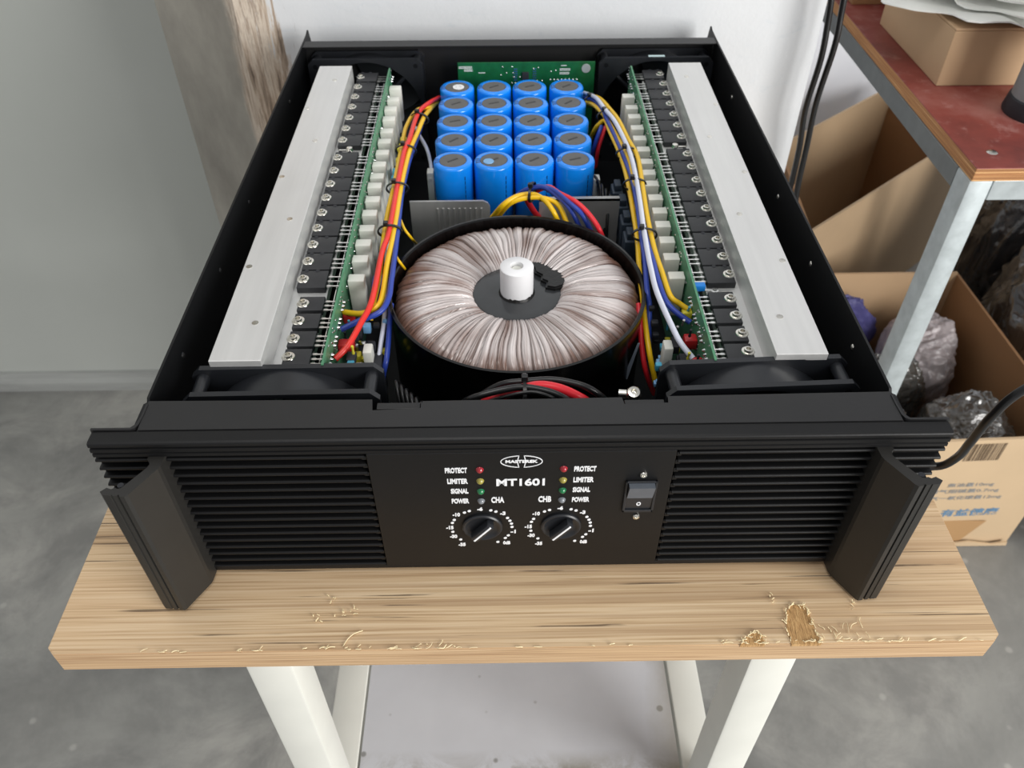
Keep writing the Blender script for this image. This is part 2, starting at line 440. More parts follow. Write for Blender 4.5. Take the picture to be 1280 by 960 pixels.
# torn veneer at the front edge with its splinters
PA = [(.1656, -.0568), (.1651, -.0482), (.1664, -.0405), (.1680, -.0349), (.1712, -.0305), (.1731, -.0292), (.1770, -.0300), (.1801, -.0299), (.1815, -.0330), (.1822, -.0374), (.1828, -.0430), (.1824, -.0485), (.1836, -.0530), (.1840, -.0568)]
PB = [(.1339, -.0568), (.1370, -.0530), (.1410, -.0500), (.1454, -.0468), (.1470, -.0490), (.1488, -.0518), (.1491, -.0568)]
for pl in (PA, PB):
    b = MB(); b.prism(pl, 'z', -.002, .0005)
    put('bare_wood_patch', b.mesh('bare_wood_patch', 'bare_wood'), top, label='torn patch of bare wood at the front edge')
b = MB(); rnd = random.Random(3)
def shred(x, y, ln, a, r=.00035):
    p = [(x, y, .0006)]
    for k in range(3):
        a += rnd.uniform(-.6, .6); x += math.cos(a)*ln/3; y += math.sin(a)*ln/3; p.append((x, max(y, -.0562), .0007+rnd.random()*.0008))
    b.tube(p, r*rnd.uniform(.7, 1.3), 5, 2)
for pl in (PA, PB):
    for (x0, y0), (x1, y1) in zip(pl, pl[1:]):
        for k in range(3):
            t = rnd.random(); shred(x0+(x1-x0)*t, y0+(y1-y0)*t, rnd.uniform(.0015, .004), math.atan2(y1-y0, x1-x0)+rnd.uniform(-.7, .7))
for k in range(46): shred(rnd.choice([rnd.uniform(.12, .24), rnd.uniform(-.19, -.04)]), rnd.uniform(-.0562, -.0535), rnd.uniform(.001, .005), rnd.uniform(-.4, .4), .0003)
for k in range(45): shred(rnd.uniform(-.27, .285), rnd.uniform(-.0563, -.0550), rnd.uniform(.002, .007), rnd.uniform(-.15, .15), .0003)
for k in range(12): shred(rnd.uniform(.186, .215), rnd.uniform(-.055, -.045), rnd.uniform(.003, .008), rnd.uniform(1.2, 1.9), .00025)
for x, y in ((-.108, -.03), (-.123, -.020), (-.116, -.030), (.21, -.03), (-.131, -.034), (.16, -.0245), (.227, -.012)):
    for k in range(4): shred(x+rnd.uniform(-.003, .003), y+rnd.uniform(-.003, .003), rnd.uniform(.001, .003), rnd.uniform(0, 6), .0003)
shred(-.111, -.054, .016, 1.25, .0003)
put('splinters', b.mesh('splinters', 'sheet_splinter' if 'sheet_splinter' in M else simple('sheet_splinter', srgb(238, 220, 178), .6).name, 40), top, kind='stuff', label='pale splinters along the front edge')
def leg_mesh():
    b = MB(); b.box(-.016, .016, -.016, .016, 0, -.0185-FZ, .002); return b.mesh('leg', 'leg_white', 30)
LEG = leg_mesh()
for x in (-.1735, .1735):
    for y in (-.019, .52): put('leg', LEG, bench, (x, y-.27, 0))
ZS = -.35
for sx in (-1, 1):
    b = MB(); b.box(min(sx*.158, sx*.1895), max(sx*.158, sx*.1895), -.003, .504, ZS-.03, ZS, .0015); bput('side_rail', b.mesh('side_rail', 'leg_white', 30))
for y in (-.034, .505):
    b = MB(); b.box(-.1575, .1575, y, y+.03, ZS-.034, ZS-.004, .0015); bput('cross_rail', b.mesh('cross_rail', 'leg_white', 30))
for y in (-.034, .505):
    b = MB(); b.box(-.1575, .1575, y+.004, y+.026, -.0485, -.0190, .0015); bput('apron_rail', b.mesh('apron_rail', 'leg_white', 30))
b = MB(); b.box(-.1555, .1555, -.034, .535, ZS-.004, ZS-.0015, .0004); bput('shelf', b.mesh('shelf', 'shelf_sheet'), label='stained pale grey sheet shelf')

# ------------------------------------------------------------------ amplifier
amp = empty('power_amplifier', (0, .28, 0), 'open black rack power amplifier without its lid, blue capacitors and round transformer showing', 'amplifier')
AO = Vector((0, -.28, 0))
def aput(name, me, loc=None, **k): return put(name, me, amp, loc=(Vector(loc)+AO) if loc is not None else AO, **k)

# chassis sheet metal
b = MB(); b.box(-.2170, .2170, .0135, .5716, 0.0005, .0025); aput('chassis_floor', b.mesh('chassis_floor', 'inner_black'))
for sx in (-1, 1):
    b = MB()
    b.prism([(.0125, .0005), (.575, .0005), (.602, .040), (.602, .117), (.596, .1318), (.590, .1300), (.572, .1295), (.036, .1295), (.034, .1275), (.030, .1300), (.0125, .1300)], 'x', sx*.2172, sx*.2188)
    bmesh.ops.triangulate(b.bm, faces=[f for f in b.bm.faces if len(f.verts) > 4])
    sp = aput('side_plate', b.mesh('side_plate', 'side_shade_black'))
    b = MB()                                              # bend and rack ear at the front
    b.prism([(.2172, .030), (.2172, .020), (.2182, .0140), (.2205, .0113), (.2425, .0113), (.2425, .0099), (.2200, .0099), (.2178, .0110), (.2165, .0140), (.2160, .022), (.2160, .030)], 'z', .003, .1302)
    if sx < 0: bmesh.ops.transform(b.bm, matrix=Matrix.Scale(-1, 4, (1, 0, 0)), verts=b.bm.verts)
    bmesh.ops.recalc_face_normals(b.bm, faces=b.bm.faces)
    put('rack_ear', b.mesh('rack_ear', 'powder_black', 40), sp)
    for y, z in ((.2819, .1102), (.1864, .1112), (.0906, .1137), (.4654, .1112)):
        b = MB(); b.lathe([(0, .0012), (.0016, .0008), (.0022, 0), (0, 0)], 10, Matrix.Translation((sx*.2172, y, z)) @ Matrix.Rotation(-sx*PI/2, 4, 'Y'))
        put('screw', b.mesh('screw', 'steel' if sx > 0 else 'powder_black', 40), sp)
b = MB(); b.box(-.2170, .2170, .5700, .5716, .0025, .1280); b.box(-.2170, .2170, .5555, .5716, .1280, .1292, .0003)
aput('rear_plate', b.mesh('rear_plate', 'powder_black'))
b = MB()
b.box(-.0890, .0890, .0098, .0110, .0025, .1285)
b.box(-.2170, .2170, .0098, .0110, .1180, .1285)
b.prism([(-.2160, .0098), (.2160, .0098), (.2168, .0330), (.0860, .0315), (.0855, .0262), (.0600, .0255), (.0590, .0310), (-.0570, .0300), (-.0580, .0243), (-.0855, .0230), (-.0865, .0318), (-.2168, .0328)], 'z', .1285, .1297)
bmesh.ops.triangulate(b.bm, faces=[f for f in b.bm.faces if len(f.verts) > 4])
aput('front_lip', b.mesh('front_lip', 'powder_black'))
for x0, x1 in ((-.0838, -.0586), (.0608, .0838)):
    b = MB(); b.box(x0, x1, .0262, .0312, .1262, .1274, .0003); b.box(x0, x1, .0302, .0314, .100, .1268); aput('lip_tab', b.mesh('lip_tab', 'powder_black'))

# front panel
PX = .2415
b = MB()
b.box(-.0900, .0900, .0050, .0096, .0035, .1285); b.box(-PX, -.2125, .0042, .0096, .0035, .1285); b.box(.2125, PX, .0042, .0096, .0035, .1285)
b.box(-.2126, -.0899, .0050, .0096, .1172, .1285); b.box(.0899, .2126, .0050, .0096, .1172, .1285)
fp = aput('front_panel', b.mesh('front_panel', 'panel_black'))
b = MB()
b.prism([(.0096, .1288), (.0090, .1292), (.0016, .1292), (.0004, .1286), (0, .1278), (0, .1260), (.0014, .1254), (.0014, .1246), (0, .1240), (0, .1217), (.0014, .1211), (.0014, .1204), (.0003, .1198), (.0003, .1178), (.0050, .1178), (.0050, .1284), (.0096, .1284)], 'x', -PX, PX)
bmesh.ops.triangulate(b.bm, faces=[f for f in b.bm.faces if len(f.verts) > 4])
put('top_band', b.mesh('top_band', 'panel_black'), fp)
b = MB(); b.box(-PX+.03, PX-.03, .0004, .0050, .0035, .0068, .0005); put('bottom_band', b.mesh('bottom_band', 'panel_black'), fp)
b = MB(); b.box(-.0882, .0882, 0, .0050, .0070, .1176, .0004); put('control_plate', b.mesh('control_plate', 'panel_black'), fp)
b = MB(); b.prism([(.0055, -.0011), (.0010, -.0011), (.0002, -.0007), (0, 0), (.0002, .0007), (.0010, .0011), (.0055, .0011)], 'x', .0900, PX); BAR = b.mesh('grille_bar', 'panel_black', 50)
b = MB(); b.prism([(.0055, -.0011), (.0010, -.0011), (.0002, -.0007), (0, 0), (.0002, .0007), (.0010, .0011), (.0055, .0011)], 'x', -PX, -.0895); BARL = b.mesh('grille_bar', 'panel_black', 50)
for i in range(16):
    z = .0080+.0071*i
    put('grille_bar', BAR, fp, (0, 0, z)); put('grille_bar', BARL, fp, (0, 0, z))
for sx in (-1, 1):
    b = MB()
    for i in range(16): b.box(min(sx*.0884, sx*.0915), max(sx*.0884, sx*.0915), .0008, .005, .0052+.0071*i, .0084+.0071*i, .0006)
    put('grille_end_teeth', b.mesh('grille_end_teeth', 'panel_black'), fp)

for sx in (-1, 1):
    b = MB(); b.box(min(sx*.0892, sx*.2140), max(sx*.0892, sx*.2140), .0200, .0215, .0040, .1180); aput('filter_foam', b.mesh('filter_foam', 'foam_black'))
# handles
HP = [(.2015, .0048), (.2015, 0), (.2020, -.0066), (.2028, -.0090), (.2133, -.0270), (.2150, -.0284)]
for a in (.2178, .2215): HP += [(a, -.0282+(a-.2150)*.1), (a+.0003, -.0268), (a+.0012, -.0268), (a+.0015, -.0279+(a-.2150)*.1)]
HP += [(.2272, -.0268), (.2294, -.0245), (.2266, -.0218), (.2238, -.0228), (.2222, -.0218), (.2205, -.0226), (.2188, -.0222), (.2176, -.0206),
       (.2090, -.0078), (.2084, -.0055), (.2090, -.0030), (.2108, -.0015), (.2108, .0048)]
for sx in (-1, 1):
    b = MB(); b.prism([(sx*x, y) for x, y in HP], 'z', .0025, .1178)
    bmesh.ops.triangulate(b.bm, faces=[f for f in b.bm.faces if len(f.verts) > 4])
    h = aput('handle', b.mesh('handle', 'handle_black', 7))
    b = MB(); b.lathe([(0, .0003), (.0022, .0003), (.0022, 0), (0, 0)], 14, Matrix.Translation((sx*.2185, .0046, .1050)) @ YDIR)
    b.lathe([(0, .0003), (.0018, .0003), (.0018, 0), (0, 0)], 12, Matrix.Translation((sx*.2200, -.0195, .1168)))
    put('screw_hole', b.mesh('screw_hole', 'rubber_dark', 40), h)

# lettering and lamps on the control plate
def letter(txt, x, z, w, h, bold=.02, label=None):
    put('lettering', text_mesh(txt, w, h, 'print_white', bold), fp, (x, -.0001, z), RX90, label or ('white printed '+txt))
letter('MT1601', -.0006, .0914, .0285, .0066, .03)
for x, sgn in ((-.0380, -1), (.0363, 1)):
    for t, z, wd in (('PROTECT', .1028, .0128), ('LIMITER', .0930, .0120), ('SIGNAL', .0838, .0104), ('POWER', .0744, .0104)):
        letter(t, (-.0316-wd/2) if sgn < 0 else (.0304+wd/2), z, wd, .0046, .04)
letter('CHA', -.0143, .0750, .0078, .0056, .04); letter('CHB', .0140, .0752, .0078, .0056, .04)
for sx in (-1, 1):
    for z, c in ((.1031, 'led_red'), (.0930, 'led_yellow'), (.0834, 'led_green'), (.0742, 'led_clear')):
        b = MB(); b.lathe([(0, .0022), (.0009, .0020), (.0017, .0014), (.0022, .0004), (.0024, 0), (0, 0)], 16, YDIR)
        put('indicator_lamp', b.mesh('indicator_lamp', c, 60), fp, (sx*.0243, -.0001, z), label=c[4:]+' indicator lamp')
# emblem: split oval with the maker's word
b = MB()
for sx in (-1, 1):
    arc = [(sx*(.0119*math.cos(a)), .0050*math.sin(a)) for a in [math.radians(-83+166*i/20) for i in range(21)]]
    inn = [(sx*(.0014+.0008*(1-(2*k/8-1)**2)), .0050*(1-2*k/8)) for k in range(1, 8)]
    b.ribbon(arc+inn, .0005, -.0003, 0, True)
put('emblem', b.mesh('emblem', 'print_white'), fp, (-.0001, -.0001, .1100), label='white split oval outline')
letter('MASTEREK', -.0001, .1100, .0185, .0025, .04)
def dial(cx, cz):
    b = MB(); K = (.0000859, -.0001426)
    for px, py in ((242, 408), (277, 398), (430, 395), (466, 404), (548, 450), (565, 470), (576, 491), (580, 515), (552, 577), (530, 596), (474, 625), (200, 603), (147, 545), (150, 480), (165, 459)):
        b.lathe([(0, .0003), (.00105, .0003), (.00105, 0), (0, 0)], 10, Matrix.Translation(((px-365)*K[0], -.0001, (py-510)*K[1])) @ YDIR)
    put('dial_dots', b.mesh('dial_dots', 'print_white'), fp, (cx, 0, cz), label='ring of white dots')
    for t, px, py in (('-35', 207, 642), ('-30', 150, 580), ('-15', 128, 515), ('-10', 183, 423), ('-6', 353, 386), ('-3', 515, 418), ('-1', 588, 550), ('0dB', 540, 633)):
        letter(t, cx+(px-365)*K[0], cz+(py-510)*K[1], .0010+.0012*len(t), .0035, .05)
for cx in (-.0243, .0247):
    cz = .0486; dial(cx, cz)
    b = MB(); b.lathe([(.0125, 0), (.0125, .0012), (.0118, .0020), (.0110, .0020), (.0100, .0012), (.0086, .0005), (0, .0005), (0, 0)], 40, YDIR)
    k = aput('volume_knob', b.mesh('volume_knob', 'plastic_black', 40), (cx, -.0001, cz))
    rot = Matrix.Rotation(math.radians(-52), 4, 'Y')
    b = MB(); b.box(-.0088, .0088, -.0062, -.0004, -.0026, .0026, .0009, rot); put('grip', b.mesh('grip', 'plastic_black', 40), k)
    b = MB(); b.box(-.0085, .0085, -.0066, -.0058, -.0006, .0006, .0001, rot); put('pointer', b.mesh('pointer', 'print_white'), k, label='white pointer line')
# rocker switch
b = MB()
x0, x1, z0, z1 = -.0095, .0095, -.0145, .0145
for bx in ((x0, x0+.0016, z0, z1), (x1-.0016, x1, z0, z1), (x0, x1, z0, z0+.0022), (x0, x1, z1-.0012, z1)): b.box(bx[0], bx[1], -.0016, 0, bx[2], bx[3], .0004)
sw = aput('power_switch', b.mesh('power_switch', 'plastic_black'), (.0708, -.0001, .0773))
b = MB(); b.prism([(0, -.0120), (-.0006, -.0120), (-.0012, -.0010), (-.0052, .0130), (0, .0130)], 'x', -.0078, .0078); put('rocker', b.mesh('rocker', 'plastic_black'), sw)
b = MB(); b.prism([(-.0014, -.0008), (-.0054, .0132), (-.0002, .0132), (-.0002, .0130), (-.0050, .0129), (-.0010, -.0008)], 'x', -.0076, .0076); put('rocker_face', b.mesh('rocker_face', 'rocker_grey'), sw, label='lighter grey upper half of the rocker')  # upper half of the rocker in a lighter grey than the rest
b = MB(); b.ribbon([(.0011*math.cos(2*PI*k/14), -.0066+.0014*math.sin(2*PI*k/14)) for k in range(14)], .0006, -.0013, -.0008, True); put('off_mark', b.mesh('off_mark', 'print_white'), sw, label='small white o')
def screw_mesh(r=.0022, h=.0013, mat='steel', mt=None):
    b = MB(); b.lathe([(0, h*.45), (r*.35, h*.45), (r*.42, h), (r*.8, h*.85), (r, h*.3), (r, 0), (0, 0)], 14, mt); return b.mesh('screw', mat, 40)
SCF = screw_mesh(.0024, .0014, 'steel', YDIR)
for x, z in ((.0712, .0968), (.0708, .0570)): put('screw', SCF, sw, (x-.0708, 0, z-.0773))

# fans
def fan(cx, y0, depth, label, rz=0):
    """120 mm fan standing in the xz plane, front flange at y0"""
    N = 64
    def flange(bm, ya, yb_):
        o = []; i = []
        for k in range(N):
            a = 2*PI*(k+.5)/N; c, s_ = math.cos(a), math.sin(a); q = .06/max(abs(c), abs(s_)); 
            x, z = c*q, s_*q
            L = math.hypot(abs(x)-.054, abs(z)-.054)
            if abs(x) > .054 and abs(z) > .054 and L > .006: x = math.copysign(.054+(abs(x)-.054)/L*.006, x); z = math.copysign(.054+(abs(z)-.054)/L*.006, z)
            o.append((x, z)); i.append((.0566*c, .0566*s_))
        V = lambda p, y: bm.bm.verts.new((p[0], y, p[1]))
        oa, ob, ia, ib = [V(p, ya) for p in o], [V(p, yb_) for p in o], [V(p, ya) for p in i], [V(p, yb_) for p in i]
        for k in range(N):
            j = (k+1) % N
            for q in ((oa[k], oa[j], ia[j], ia[k]), (ob[k], ib[k], ib[j], ob[j]), (oa[k], ob[k], ob[j], oa[j]), (ia[k], ia[j], ib[j], ib[k])): bm.bm.faces.new(q)
    t = .0040
    b = MB(); flange(b, -depth/2, -depth/2+t); flange(b, depth/2-t, depth/2)
    prev = None                                     # duct between the flanges
    b.lathe([(.0566, -depth/2+t), (.0586, -depth/2+t), (.0586, depth/2-t), (.0566, depth/2-t), (.0566, -depth/2+t)], N, Matrix.Rotation(-PI/2, 4, 'X'))
    for sx in (-1, 1):
        for sz in (-1, 1):
            b.cyl(.0042, (sx*.0527, -depth/2+t, sz*.0527), (sx*.0527, depth/2-t, sz*.0527), 12)
    for k in range(4):
        a = PI/4+k*PI/2; b.cyl(.0022, (.018*math.cos(a), -depth/2+.003, .018*math.sin(a)), (.057*math.cos(a), -depth/2+.003, .057*math.sin(a)), 8)
    for sx in (-1, 1):
        for sz in (-1, 1):
            b.mi = 1; b.cyl(.0024, (sx*.0525, -depth/2-.0002, sz*.0525), (sx*.0525, -depth/2+.001, sz*.0525), 14); b.mi = 0
    bmesh.ops.recalc_face_normals(b.bm, faces=b.bm.faces)
    f = aput('fan', b.mesh('fan', ['plastic_black', 'inner_black'], 35), (cx, y0+depth/2, .0603), rot=(0, 0, rz))
    b = MB(); b.lathe([(0, -depth*.42), (.017, -depth*.42), (.019, -depth*.36), (.019, depth*.36), (0, depth*.36)], 28, Matrix.Rotation(-PI/2, 4, 'X'))
    for k in range(7):
        a0 = 2*PI*k/7+.35; rows = []
        for r in (.0185, .032, .045, .0552):
            row = []
            for u in (0, .25, .5, .75, 1):
                tw = .95-.25*(r-.0185)/.037; aa = a0+(u-.5)*tw+(r-.0185)*7; yy = (u-.5)*depth*.66+.002*math.sin(u*PI)
                row.append(b.bm.verts.new((r*math.cos(aa), yy, r*math.sin(aa))))
            rows.append(row)
        for A, B in zip(rows, rows[1:]):
            for q in range(4): b.bm.faces.new((A[q], A[q+1], B[q+1], B[q]))
    put('rotor', b.mesh('rotor', 'rotor_black', 40), f)
    return f
fan(-.1455, .0462, .0275, None, math.radians(.6)); fan(.1490, .0478, .0270, None, math.radians(-2.2)*-1)
rf = fan(-.1520, .5445, .0255, None); rf2 = fan(.1532, .5420, .0275, None)
b = MB(); b.box(-.0085, .0085, -.0002, .0034, .0602, .0606); put('sticker', b.mesh('sticker', 'chip_pale' if 'chip_pale' in M else simple('chip_pale', srgb(196, 218, 220), .5).name), rf2, (.0, -.0120, 0), label='pale sticker on the top edge')

# heat sinks, circuit boards, transistors, resistors
TY = [.5225, .4985, .4756, .4532, .4306, .4083, .3859, .3535, .3309, .3086, .2867, .2639, .2416, .2190, .1971, .1750]
TS = [.1466, .1277, .1089, .0908]
RY = [.4898+.003, .4668, .4448, .4235, .4020, .3815, .3610, .3385, .3200, .3020, .2800, .2600, .2390, .2180, .1975, .1740]
ZL = .1062
def X(sx, a, b_): return (a, b_) if sx > 0 else (-b_, -a)
for sx in (-1, 1):
    b = MB()
    b.box(*X(sx, .1608, .1935), .0720, .5175, .1195, .1250, .0004)
    b.box(*X(sx, .1608, .1650), .0722, .5173, .0300, .1198)
    b.box(*X(sx, .1360, .1612), .0722, .5173, .0990, ZL, .0003)
    hs = aput('heat_sink', b.mesh('heat_sink', 'aluminium'))
    b = MB()
    for k in range(6): b.box(*X(sx, .1670+.0046*k, .1684+.0046*k), .0735, .5160, .0200, .1196)
    put('fin_bank', b.mesh('fin_bank', 'aluminium'), hs)
    for x, y in ((.1735, .4835), (.1905, .4219), (.1728, .3586), (.1900, .2969), (.1720, .2332), (.1896, .1718), (.1720, .1089)):
        b = MB(); b.lathe([(.0022, 0), (.0022, .0003), (.0016, .0003), (0, .0001), (0, 0)], 14); put('threaded_hole', b.mesh('threaded_hole', 'steel', 20), hs, (sx*x, y, .1250))
    # board on edge
    b = MB(); b.box(*X(sx, .1226, .1242), .0722, .5200, .0300, .1212, .0001)
    pc = aput('circuit_board', b.mesh('circuit_board', 'board_green'), label='green circuit board standing on edge')
    b = MB(); rd = random.Random(11+sx)
    for y in TY+TS:
        for d in (-.0055, 0, .0055):
            b.lathe([(0, .0022), (.0006, .0016), (.0013, 0)], 8, Matrix.Translation((sx*.1226, y+d*(1 if y > .16 else .8), .1085)) @ Matrix.Rotation(-sx*PI/2, 4, 'Y'))
            for q_ in range(3): b.lathe([(0, .0012), (.0008, 0)], 6, Matrix.Translation((sx*.1226, y+d+rd.uniform(-.003, .003), rd.uniform(.088, .1195))) @ Matrix.Rotation(-sx*PI/2, 4, 'Y'))
    put('solder_joints', b.mesh('solder_joints', 'solder', 60), pc, kind='stuff')
    for i, y in enumerate(RY if sx < 0 else RY[1:]):
        jx = rd.uniform(-.0006, .0006); jz = rd.uniform(-.0012, .0012)
        b = MB(); b.box(*X(sx, .1096, .1212), -.0045, .0045, -.034, 0, .0006); put('ceramic_resistor', b.mesh('ceramic_resistor', 'ceramic_white', 30), pc, (jx, y-.002, .1142+jz))
    # transistors
    def transistor(y, big):
        hw = .0103 if big else .0078
        xi, xo = (.1372, .1578) if big else (.1352, .1530)
        b = MB(); b.box(*X(sx, xi, xo), -hw, hw, ZL, ZL+.0050, .0005)
        tr = aput('transistor', b.mesh('transistor', 'package_black', 30), (0, y, 0))
        b = MB(); xs = sx*(.1545 if big else .1497)
        b.lathe([(0, .0003), (.0013, .0003), (.0016, .0022), (.0026, .0021), (.0029, .0006), (.0042, .0005), (.0045, 0), (0, 0)], 18, Matrix.Translation((xs, 0, ZL+.0050)))
        put('screw', b.mesh('screw', 'steel', 40), tr)
        for d in (-.0055, 0, .0055):
            dd = d if big else d*.85
            b = MB(); b.box(*X(sx, .1230, xi+.0004), dd-.0006, dd+.0006, .1082, .1090); b.box(*X(sx, xi-.0032, xi+.0004), dd-.0010, dd+.0010, .1080, .1091)
            put('lead', b.mesh('lead', 'tin'), tr)
        if big:
            b = MB()
            for q in (.1455, .1535): b.cyl(.0016, (sx*q, hw-.0003, ZL+.001), (sx*q, hw-.0003, ZL+.00515), 10)
            put('edge_notch', b.mesh('edge_notch', 'rubber_dark'), tr)
    for y in TY: transistor(y, True)
    for y in TS: transistor(y, False)
    # tie bars and the sensors screwed between transistor groups
    b = MB(); b.cyl(.0006, (sx*.1300, .0760, .1068), (sx*.1300, .5150, .1068), 6); aput('tie_bar', b.mesh('tie_bar', 'tin', 40))
    b = MB(); b.lathe([(0, .0030), (.0014, .0030), (.0026, .0026), (.0030, .0008), (.0034, 0), (0, 0)], 14, Matrix.Translation((sx*.1462, .3697, ZL+.0034)))
    b.box(*X(sx, .1470, .1560), .3685, .3705, ZL+.003, ZL+.004)
    aput('sensor_screw', b.mesh('sensor_screw', 'steel', 40))
    if sx > 0:
        b = MB(); b.box(.1268, .1345, .1580, .1634, .1085, .1135, .0008); aput('thermal_sensor', b.mesh('thermal_sensor', 'chip_blue', 30), label='bright blue thermal sensor')
        b = MB(); b.lathe([(.0014, 0), (.0028, 0), (.0028, .0008), (.0014, .0008), (.0014, 0)], 14, Matrix.Translation((.1420, .1606, ZL+.001))); b.box(.1345, .1395, .1600, .1612, ZL+.0012, ZL+.002); b.box(.1445, .1530, .1600, .1612, ZL, ZL+.001)
        aput('ring_terminal', b.mesh('ring_terminal', 'tin', 40))
    # small parts near the front end of the board
    def chip(nm, mat, y, z, w, h, dp=.006, lab=None, off=.0):
        b = MB(); b.box(*X(sx, .1222-off-dp, .1224-off), -w/2, w/2, -h/2, h/2, min(w, h, dp)*.18); put(nm, b.mesh(nm, mat, 40), pc, (0, y, z), label=lab)
    def resistor(y, z, mat, off=.004, ln=.0034):
        b = MB(); x = -.0 ; b.lathe([(0, -ln), (.0009, -ln), (.0011, -ln*.7), (.0008, -ln*.4), (.0008, ln*.4), (.0011, ln*.7), (.0009, ln), (0, ln)], 9, Matrix.Translation((sx*(.1226-off), y, z)) @ Matrix.Rotation(rd.uniform(-.5, .5), 4, 'X'))
        put('axial_resistor', b.mesh('axial_resistor', mat, 40), pc)
    if sx < 0:
        chip('film_capacitor', 'red_part', .1430, .1015, .0075, .0075, .008, 'red film capacitor')
        chip('film_capacitor', 'red_part', .1150, .0985, .0080, .0080, .011, 'red film capacitor')
        chip('film_capacitor', 'yellow_part', .0905, .0935, .0070, .0090, .006, 'yellow film capacitor', .010)
        chip('film_capacitor', 'yellow_part', .1120, .0905, .0060, .0080, .005, 'yellow film capacitor', .010)
        chip('film_capacitor', 'yellow_part', .0880, .0900, .0050, .0060, .005, 'yellow film capacitor', .018)
        chip('relay', 'relay_blue', .1820, .0960, .0140, .0180, .012, 'blue relay', .016)
        chip('relay', 'rubber_dark', .1050, .0780, .0200, .0300, .010, None, .020)
        for y, z in ((.1500, .0880), (.1320, .0950), (.1000, .1010), (.1250, .0850)): chip('diode', 'rubber_dark', y, z, .009, .005, .006, None, .008)
        for y in (.4250, .4100, .3950, .3800): chip('film_capacitor', 'yellow_part', y, .0920+rd.uniform(-.006, .006), .006, .009, .006, 'yellow film capacitor', .0150)
        for y in (.352, .340): chip('electrolytic', 'blue_part', y, .0950, .007, .010, .007, 'blue capacitor', .0150)
    else:
        chip('film_capacitor', 'red_part', .1155, .0985, .0085, .0085, .009, 'red film capacitor')
        chip('film_capacitor', 'red_part', .0925, .0980, .0080, .0080, .008, 'red film capacitor')
        chip('film_capacitor', 'yellow_part', .1395, .1035, .0065, .0060, .007, 'yellow film capacitor')
        for y, z in ((.1050, .0900), (.1280, .0870), (.1000, .0960)): chip('diode', 'rubber_dark', y, z, .008, .005, .006, None, .008)
    for k in range(26):
        nm, mt, lab = rd.choice([('film_capacitor', 'yellow_part', 'yellow film capacitor'), ('electrolytic', 'rubber_dark', None), ('diode', 'rubber_dark', None), ('small_block', 'cap_minus', 'pale blue part'), ('electrolytic', 'blue_part', 'blue part'), ('coil', 'tin', 'bright metal part')])
        q = rd.uniform(.0025, .0055); chip(nm, mt, rd.uniform(.078, .152), rd.uniform(.070, .104), q, q*rd.uniform(.7, 1.4), q, lab, rd.uniform(.006, .028))
    chip('ceramic_block', 'ceramic_white', .1080, .0900, .010, .026, .006, 'pale block', .0180)
    for k in range(16): resistor(rd.uniform(.078, .155), rd.uniform(.082, .112), rd.choice(['blue_part', 'blue_part', 'rubber_dark', 'tin', 'yellow_part']), rd.uniform(.002, .016))

# capacitor bank
b = MB(); b.box(-.078, .080, .325, .530, .0460, .0476); aput('bank_board', b.mesh('bank_board', 'board_dark'))
for x in (-.074, .076):
    for y in (.33, .525):
        b = MB(); b.cyl(.003, (x, y, .0025), (x, y, .046), 8); aput('standoff', b.mesh('standoff', 'steel', 40))
R, ZT = .0174, .1080
b = MB(); b.lathe([(0, .048), (R-.001, .048), (R, .049), (R, ZT-.0022), (R-.0006, ZT-.0008), (R-.002, ZT), (R-.0048, ZT), (R-.0053, ZT-.0007), (0, ZT-.0007)], 40); CAPM = b.mesh('capacitor', 'cap_blue', 50)
b = MB(); b.lathe([(0, ZT-.0002), (R-.0056, ZT-.0002), (R-.0053, ZT-.0008), (0, ZT-.0008)], 32); DISC = b.mesh('top_disc', 'cap_grey', 50)
b = MB(); b.box(-.0052, .0052, -.0009, .0009, ZT-.0003, ZT+.0002, .0002); VENT = b.mesh('vent_line', 'cap_vent')
b = MB()
for k in range(3): b.box(-R+.0014, -R+.0050, -.0040+.0030*k, -.0027+.0030*k, ZT-.0003, ZT+.00014)
MINUS = b.mesh('minus_mark', 'cap_blue_print')
b = MB()
for k in range(9): 
    a = math.radians(-52); b.box(-.00035, .00035, -.0003, .0003, .0600+.0045*k, .0632+.0045*k, 0, Matrix.Rotation(a+PI/2, 4, 'Z') @ Matrix.Translation((0, -R-.0, 0)))
PRINTM = b.mesh('side_print', 'cap_blue_print')
rc = random.Random(5)
for r in range(5):
    y = .3530+.0377*r
    for c in range(4):
        x = -.0532+.0362*c - (.0015 if c == 0 else 0)*r/4 + (.0014 if c == 3 else 0)*r/4
        o = aput('capacitor', CAPM, (x, y, 0))
        put('top_disc', DISC, o); put('vent_line', VENT, o, rot=(0, 0, rc.uniform(.35, .8)))
        put('minus_mark', MINUS, o, rot=(0, 0, rc.uniform(-.1, .1))); put('side_print', PRINTM, o)
        if (r, c) == (4, 0):
            b = MB(); b.lathe([(.0026, 0), (.0058, 0), (.0058, .0004), (.0026, .0004), (.0026, 0)], 24); b.lathe([(0, .0003), (.0022, .0003), (.0022, 0)], 16); put('sticker', b.mesh('sticker', 'print_white'), o, (.0015, -.001, ZT), label='round white sticker')
        if (r, c) == (0, 1):
            b = MB(); b.lathe([(0, .0005), (.0045, .0005), (.0048, 0), (0, 0)], 20); put('sticker', b.mesh('sticker', 'cap_minus'), o, (-.0045, -.003, ZT), label='round pale blue sticker')
for x, y in ((-.0770, .385), (.0775, .370)):
    b = MB(); b.box(x-.003, x+.003, y-.005, y+.005, .0478, .0800, .0005); b.cyl(.0012, (x, y-.0055, .074), (x, y-.004, .074), 8); aput('terminal_block', b.mesh('terminal_block', 'ceramic_white', 30), label='white terminal block')

